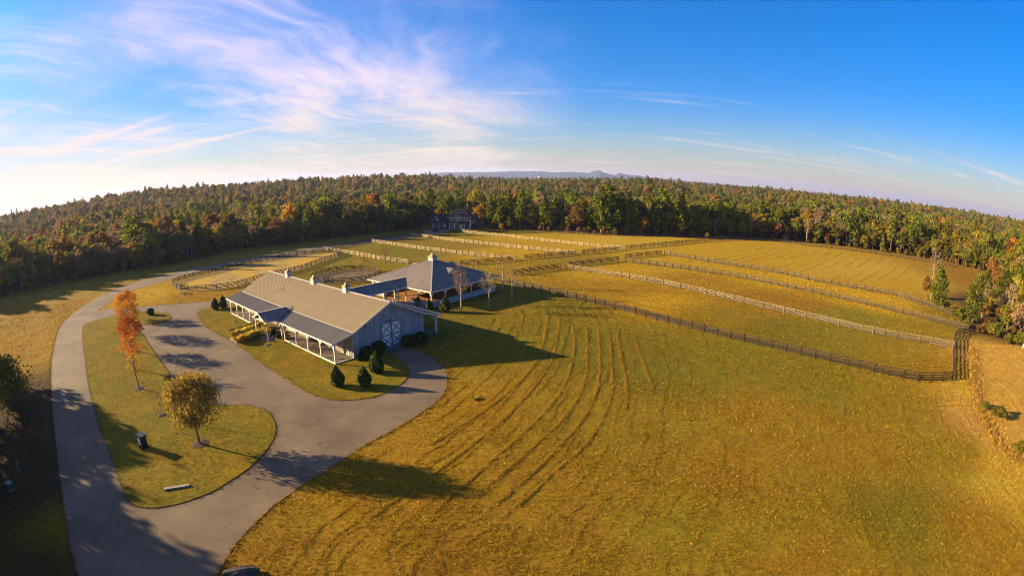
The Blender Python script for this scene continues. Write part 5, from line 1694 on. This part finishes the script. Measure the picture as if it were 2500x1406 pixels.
# ------------------------------------------------------------------ distant ridge and water tower
RIDGE = [(900, 447), (1000, 436), (1058, 424), (1080, 421.5), (1130, 421), (1200, 420), (1260, 418.5), (1330, 418.5), (1345, 421), (1400, 420), (1420, 421.5), (1438, 423), (1446, 419), (1454, 416.5), (1466, 416.5), (1470, 421), (1490, 426), (1500, 427.5), (1512, 422.5), (1530, 426.5), (1560, 429), (1590, 434.5), (1620, 437), (1645, 437), (1680, 443), (1740, 447), (1800, 454)]
def build_ridge():
    D = 9500.0
    m = MB()
    pts = []
    for i in range(len(RIDGE) - 1):
        (x0, y0), (x1, y1) = RIDGE[i], RIDGE[i + 1]
        k = max(1, int((x1 - x0) / 6))
        for j in range(k):
            pts.append((x0 + (x1 - x0) * j / k, y0 + (y1 - y0) * j / k + rnd.uniform(-.35, .35)))
    rows = []
    for (x, y) in pts:
        d = ray(x, y)
        az = math.atan2(d[0], d[1])
        el = d[2] / math.hypot(d[0], d[1])
        top = CAM_H + el * D
        col = []
        for k, (dr, f) in enumerate(((-2600, 0), (-1700, .30), (-900, .62), (-350, .86), (0, 1.0), (700, .75), (2200, 0))):
            rr = D + dr
            z = -30 + (top + 30) * f + (rnd.uniform(-9, 9) + 10 * math.sin(x / 13 + k) if 0 < k < 4 else 0)
            col.append((rr * math.sin(az), rr * math.cos(az), z))
        rows.append(col)
    n = 7
    vs = [p for c in rows for p in c]
    fs = [(i * n + k, (i + 1) * n + k, (i + 1) * n + k + 1, i * n + k + 1) for i in range(len(rows) - 1) for k in range(n - 1)]
    m.add(vs, fs)
    return tag(m.part('mountains', mat_plain('mountain_forest', (.045, .050, .035), .95, 0, .3, .004, col2=(.03, .035, .03), spec=.02)), kind='structure')
build_ridge()
def build_tower():
    d = ray(1317, 436)
    az = math.atan2(d[0], d[1])
    D = 2300.0
    zt = CAM_H + ray(1317, 430.5)[2] / math.hypot(*ray(1317, 430.5)[:2]) * D
    r = thing('water_tower', 'white water tower rising from the forest below the distant mountains', 'water tower', (D * math.sin(az), D * math.cos(az), 0))
    R_ = 5.6
    prof = [(1.3, zt - 9.5), (3.4, zt - 8.0), (R_, zt - 4.8), (R_ * .92, zt - 2.2), (R_ * .5, zt - .5), (.05, zt)]
    MB().tube([(0, 0, p[1]) for p in prof], [p[0] for p in prof], 20).part('tank', M['white'], r)
    MB().tube([(0, 0, -5), (0, 0, 3), (0, 0, zt - 9.4)], [3.0, 1.5, 1.3], 14).part('column', M['white'], r)
build_tower()
# ------------------------------------------------------------------ hay and grass
PAVED = [[(p[0], p[1]) for p in DRIVE]]
ROADP = [(p.x, p.y) for p in [G(*q) for q in road_l]] + [(p.x, p.y) for p in [G(*q) for q in road_r]][::-1]
def in_poly_np(P, poly):
    poly = np.asarray(poly, float)
    c = np.zeros(len(P), bool)
    for i in range(len(poly)):
        a, b = poly[i - 1], poly[i]
        k = (a[1] > P[:, 1]) != (b[1] > P[:, 1])
        xi = (b[0] - a[0]) * (P[:, 1] - a[1]) / (b[1] - a[1] + 1e-12) + a[0]
        c ^= k & (P[:, 0] < xi)
    return c
def tufts(name, P, size, C, z0, blades, label, cat, g, lay=.5):
    """clumps of bent blades, one triangle each"""
    n = len(P) * blades
    Q = np.repeat(P, blades, 0); S = np.repeat(size, blades); CQ = np.repeat(C, blades, 0)
    a = g.uniform(0, 6.283, n)
    o = g.normal(size=(n, 2)) * S[:, None] * .45
    L = S * g.uniform(.6, 1.3, n)
    tilt = g.uniform(.15, 1.0, n) * lay * 2
    b = np.column_stack([Q + o, np.full(n, z0)])
    tip = b + np.stack([np.cos(a) * L * np.sin(tilt), np.sin(a) * L * np.sin(tilt), L * np.cos(tilt)], 1)
    w = np.stack([-np.sin(a), np.cos(a), 0 * a], 1) * (S * .16)[:, None]
    V = np.stack([b - w, b + w, tip], 1).reshape(-1, 3)
    CQ = CQ * g.uniform(.7, 1.35, n)[:, None]
    me = np_mesh(name, V, np.arange(n * 3).reshape(-1, 3), M['tuft'], C=np.repeat(CQ, 3, 0))
    return tag(put(name, me), label, cat, kind='stuff')
def scatter_grass():
    g = np.random.default_rng(5)
    N0 = 760000
    # polar sampling: thick near the viewer's side of the field, thinning away with distance
    r = 17 + (150 - 17) * g.uniform(0, 1, N0) ** 1.25
    a = np.radians(g.uniform(-72, 72, N0))
    P = np.stack([r * np.sin(a), r * np.cos(a)], 1)
    d, ins = outside_dist(P)
    ok = d == 0
    for poly in (PAVED[0], ROADP): ok &= ~in_poly_np(P, poly)
    bl = np.array([((p - BA).dot(BV), (p - BA).dot(BU)) for p in ()])
    rel = P - np.array([BA.x, BA.y])
    v, u = rel @ np.array([BV.x, BV.y]), rel @ np.array([BU.x, BU.y])
    ok &= ~((v > -1) & (v < 20) & (u > -1) & (u < 41)) & ~((v > 28) & (v < 49.5) & (u > 11) & (u < 32)) & ~((v > 19) & (v < 30) & (u > 18) & (u < 26))
    ring = [(p.x, p.y) for p in [G(*q) for q in ring_px]]
    ok &= ~in_poly_np(P, ring) & (np.hypot(P[:, 0] - PEN_C.x, P[:, 1] - PEN_C.y) > PEN_R)
    # patchiness
    pat = np.sin(P[:, 0] * .9 + 1.7 * np.sin(P[:, 1] * .37)) * np.cos(P[:, 1] * .8 + 1.3 * np.sin(P[:, 0] * .31)) + .6 * np.sin(P[:, 0] * .23 + P[:, 1] * .31)
    ok &= g.uniform(0, 1, N0) < np.clip(.42 + .3 * pat, .12, 1)
    P = P[ok]
    r = np.hypot(P[:, 0], P[:, 1])
    keep = g.uniform(0, 1, len(P)) < np.clip(1.15 - r / 190, .2, 1)
    P, r = P[keep], r[keep]
    C = ground_color(P) * 1.35
    k = g.uniform(0, 1, len(P))[:, None]
    C = C * (1 - .35 * k) + np.array([.46, .30, .03]) * .35 * k
    C = C * np.exp(g.normal(size=len(P)) * np.where(r < 60, .36, .22))[:, None]
    size = (.075 + .0014 * r) * g.uniform(.6, 1.4, len(P))
    print('tufts', len(P))
    tufts('hay_grass', P, size, C, -.03, 3, 'short dry grass and hay stubble covering the mown fields', 'grass', g)
scatter_grass()
def scatter_lawn():
    g = np.random.default_rng(8)
    out = []
    for poly, n in ((ISLAND, 26000), (BLAWN, 20000)):
        q = np.array([(p[0], p[1]) for p in poly])
        P = g.uniform(q.min(0), q.max(0), (n, 2))
        P = P[in_poly_np(P, q)]
        out.append(P)
    P = np.concatenate(out)
    rel = P - np.array([BA.x, BA.y])
    v = rel @ np.array([BV.x, BV.y]); u = rel @ np.array([BU.x, BU.y])
    P = P[~((v > -.3) & (u > -.3))& ~((v > -3) & (u > 16) & (u < 22))]
    pat = .5 + .5 * np.sin(P[:, 0] * .35 + 1.4 * np.sin(P[:, 1] * .22)) * np.cos(P[:, 1] * .3)
    C = np.array([.25, .165, .010]) * pat[:, None] + np.array([.15, .135, .010]) * (1 - pat)[:, None]
    tufts('lawn_grass', P, g.uniform(.07, .17, len(P)), C, .06, 3, 'short green-gold lawn grass around the barn and drive', 'grass', g, .4)
scatter_lawn()
WIND = [[(1337, 772), (1322, 850), (1290, 905), (1230, 965), (1150, 1022), (1050, 1085)], [(1366, 775), (1351, 860), (1320, 920), (1260, 992), (1180, 1062), (1090, 1132), (1000, 1195), (905, 1262)],
        [(1396, 790), (1401, 850), (1381, 930), (1340, 992), (1270, 1062), (1190, 1132), (1110, 1202), (1058, 1250)], [(1430, 800), (1433, 860), (1425, 930), (1390, 1002), (1310, 1082), (1240, 1142), (1160, 1212)],
        [(1460, 805), (1463, 880), (1456, 950), (1430, 1012), (1370, 1082), (1290, 1162), (1210, 1232)], [(1487, 815), (1491, 880), (1493, 950), (1470, 1022), (1420, 1092), (1340, 1162), (1265, 1235)],
        [(1506, 816), (1521, 900), (1530, 960), (1524, 1000)], [(1552, 838), (1575, 900), (1592, 950)],
        [(946, 1376), (946, 1325), (973, 1284), (1015, 1256), (1061, 1247)], [(1088, 1399), (1072, 1344), (1084, 1311), (1120, 1284), (1157, 1270)], [(1125, 1399), (1125, 1348), (1148, 1316), (1194, 1288)], [(1244, 1403), (1228, 1362), (1235, 1325), (1263, 1298)],
        [(1419, 1325), (1392, 1302), (1389, 1270), (1405, 1242), (1428, 1229)], [(790, 1406), (800, 1350), (850, 1300), (930, 1262)]]
def windrows():
    g = np.random.default_rng(17)
    Ps, Ss, Cs = [], [], []
    for li, px in enumerate(WIND):
        L = smooth_line([G(*p) for p in px], False, .10)
        A = np.array([(p.x, p.y) for p in L])
        if len(A) < 4: continue
        s = np.arange(len(A)) * .10
        dens = .5 + .5 * np.sin(s * .9 + li) * np.sin(s * .23 + 2 * li) + .25 * np.sin(s * 2.7)
        strong = 1.0 if li < 8 else .55
        rep = 9 if li < 8 else 5
        for k in range(rep):
            m = g.uniform(0, 1, len(A)) < np.clip(dens * strong + .15, .08, 1)
            wd = .10 if li < 8 else .06
            Ps.append(A[m] + g.normal(size=(m.sum(), 2)) * wd)
            Ss.append(g.uniform(.09, .17, m.sum()) * (1 if li < 8 else .8))
            Cs.append(np.array([.42, .265, .03])[None] * g.uniform(.55, 1.2, m.sum())[:, None])
    tufts('hay_windrows', np.concatenate(Ps), np.concatenate(Ss), np.concatenate(Cs), -.02, 4, 'raked rows of cut hay curving across the mown field', 'hay', g, .62)
    # fine mowing lines: they keep the same distance from the edges of the field
    def seg_dist(P, L):
        best = np.full(len(P), 1e9)
        for a, b in zip(L[:-1], L[1:]):
            ab = b - a
            t = np.clip(((P - a) @ ab) / (ab @ ab), 0, 1)
            best = np.minimum(best, np.hypot(*(P - (a + t[:, None] * ab)).T))
        return best
    Pm, Sm, Cm = [], [], []
    for li, (edge, far_, gap, nn, box) in enumerate((([(1225, 690), (1245, 760), (1205, 850), (1130, 922), (1040, 1003), (900, 1082), (775, 1162), (652, 1249), (554, 1360), (470, 1480)], 34, 1.55, 900000, (-30, 40, 14, 95)),
                                                     ([(2290, 935), (2345, 935), (2385, 1005), (2440, 1090), (2520, 1180), (2620, 1300)], 27, 1.45, 500000, (10, 75, 5, 60)), (NEARF[3:], 15, 1.9, 400000, (5, 70, 40, 100)))):
        L = np.array([(p.x, p.y) for p in smooth_line([G(*p) for p in edge], False, 1.5)])
        P = np.stack([g.uniform(box[0], box[1], nn), g.uniform(box[2], box[3], nn)], 1)
        dd = seg_dist(P, L)
        wob = .22 * np.sin(P[:, 0] * .31 + li) + .22 * np.sin(P[:, 1] * .27 + 1.1) + .10 * np.sin(P[:, 0] * 1.3 + P[:, 1] * .9)
        ph = (dd + wob) / gap
        row = np.floor(ph)
        fr = np.abs(ph - row - .5) * gap
        str_ = .5 + .5 * np.sin(row * 2.4 + li) * np.sin(P[:, 0] * .13 + row) + .35 * np.sin(P[:, 1] * .5 + row * 1.7)
        ok = (dd > .8) & (dd < far_) & (fr < (.085 if li == 0 else .12)) & (g.uniform(0, 1, nn) < np.clip(str_, .05, 1) * (1 - .6 * dd / far_)) & ~in_poly_np(P, np.array([(p[0], p[1]) for p in DRIVE]))
        if li == 0: ok &= (P[:, 0] - L[0][0] * 0 > -26)
        P = P[ok]
        rr_ = np.hypot(P[:, 0], P[:, 1])
        Pm.append(P); Sm.append((.075 + .0010 * rr_) * g.uniform(.7, 1.3, len(P))); Cm.append((ground_color(P) * .6 + np.array([.16, .10, .010])) * g.uniform(.6, 1.3, len(P))[:, None])
    Pm = np.concatenate(Pm)
    rel = Pm - np.array([BA.x, BA.y])
    ok = ~(((rel @ np.array([BV.x, BV.y])) > -1) & ((rel @ np.array([BU.x, BU.y])) > -1)) & (outside_dist(Pm)[0] == 0)
    Sm, Cm = np.concatenate(Sm)[ok], np.concatenate(Cm)[ok]
    print('mow lines', ok.sum())
    tufts('mowing_lines', Pm[ok], Sm, Cm, -.02, 4, 'fine curved mowing lines following the edges of the near field', 'hay', g, .5)
    # dry weeds along the foot of the bare bank
    L = smooth_line([G(*p) for p in ((2374, 850), (2372, 890), (2377, 940), (2392, 1000), (2432, 1075), (2490, 1125))], False, .12)
    A = np.array([(p.x, p.y) for p in L])
    A = np.concatenate([A + g.normal(size=A.shape) * .45 for _ in range(4)] + [A + np.array([1.4, 0]) + g.normal(size=A.shape) * .7])
    tufts('dry_weeds', A, g.uniform(.2, .5, len(A)), np.array([.34, .20, .035])[None] * np.exp(g.normal(size=(len(A), 1)) * .35), -.02, 4, 'dry weeds along the edge of the bare tan bank', 'weeds', g, .45)
    # faint mowing rows in the large far hay field
    Ps, Ss, Cs = [], [], []
    for k in range(17):
        x0 = 1800 + k * 27
        a, b = G(x0 + 40, 600 + k * 1.7 + 2), G(x0 - 130 + k * 5, 640 + k * 4.2)
        n = int((a - b).length * 11)
        t = g.uniform(0, 1, n)
        m = g.uniform(0, 1, n) < .35 + .3 * np.sin(t * 9 + k)
        t = t[m]
        bow = np.sin(t * math.pi) * 2.0
        Ps.append(np.stack([a.x + (b.x - a.x) * t + bow, a.y + (b.y - a.y) * t], 1) + g.normal(size=(len(t), 2)) * .25)
        Ss.append(g.uniform(.16, .30, len(t)))
        Cs.append(np.array([.30, .19, .025])[None] * g.uniform(.5, 1.1, len(t))[:, None])
    tufts('mown_rows', np.concatenate(Ps), np.concatenate(Ss), np.concatenate(Cs), -.02, 3, 'thin mowing rows across the large golden hay field', 'hay', g, .6)
windrows()
def edge_grass():
    """ragged grass creeping over the pavement edges, and fallen leaves blown on to it"""
    g = np.random.default_rng(23)
    Ps = []
    dpoly = np.array([(p[0], p[1]) for p in DRIVE])
    for pi, poly in enumerate((DRIVE, ISLAND, BLAWN, [(p.x, p.y) for p in smooth_line([G(*q) for q in road_l], False, .5)], [(p.x, p.y) for p in smooth_line([G(*q) for q in road_r], False, .5)])):
        A = np.array([(p[0], p[1]) for p in poly])
        B = np.roll(A, -1, 0)
        L = np.linalg.norm(B - A, axis=1)
        for k in range(len(A)):
            if L[k] > 6: continue
            n = int(L[k] * 9) + 1
            t = g.uniform(0, 1, n)[:, None]
            q = A[k] + (B[k] - A[k]) * t
            if pi == 0 and in_poly_np(q, np.array(ROADP)).any(): continue
            if pi > 2 and in_poly_np(q, dpoly).any(): continue
            Ps.append(q + g.normal(size=(n, 2)) * .11)
    P = np.concatenate(Ps)
    rel = P - np.array([BA.x, BA.y])
    v = rel @ np.array([BV.x, BV.y]); u = rel @ np.array([BU.x, BU.y])
    ok = ~((v > -.4) & (v < 20) & (u > -.4) & (u < 41)) & (np.hypot(P[:, 0], P[:, 1]) < 130)
    P = P[ok]
    tufts('edge_grass', P, g.uniform(.10, .24, len(P)), ground_color(P) * 1.15, .015, 3, 'ragged grass creeping over the edges of the drive', 'grass', g, .55)
    Q = []
    for px, sp, n in (((313, 778), 3.2, 260), ((318, 815), 3.4, 300), ((326, 857), 3.4, 300), ((330, 903), 3.2, 280), ((340, 949), 3.0, 220), ((488, 1084), 3.4, 420), ((420, 860), 7.0, 200), ((600, 1050), 9.0, 200), ((250, 1150), 10.0, 260)):
        c = G(*px); Q.append(np.array([c.x + 1.2, c.y]) + g.normal(size=(n, 2)) * sp)
    Q = np.concatenate(Q)
    C3 = np.column_stack([Q, np.full(len(Q), .105) + g.uniform(0, .02, len(Q))])
    V, F = quads_at(C3, .10, g, .92)
    V[:, 2] = np.maximum(V[:, 2], .09)
    col = np.array([(.30, .10, .012), (.26, .15, .02), (.16, .08, .02)])[g.integers(0, 3, len(Q))]
    tag(put('fallen_leaves', np_mesh('fallen_leaves', V, F, M['tuft'], C=np.repeat(col, 4, 0))), 'fallen orange and brown leaves scattered under the lawn trees', 'leaves', kind='stuff')
edge_grass()
r = MB()
o = put('hay_heap', GM[0], None, G(1158, 974), (0, 0, 1), (.8, .45, .35))
tag(o, 'small dark heap of raked hay on the field near the drive end', 'hay')
# ------------------------------------------------------------------ haze
def build_haze():
    m, nt, N, L = _nt('haze_air')
    v = N.new('ShaderNodeVolumePrincipled')
    v.inputs['Color'].default_value = (.52, .62, 1.0, 1)
    v.inputs['Density'].default_value = 6.5e-5
    v.inputs['Anisotropy'].default_value = .25
    o = N.new('ShaderNodeOutputMaterial')
    L.new(v.outputs[0], o.inputs['Volume'])
    b = MB().box(-16500, 16500, -2500, 17500, -60, 260)
    return tag(b.part('haze', m), kind='stuff')
build_haze()
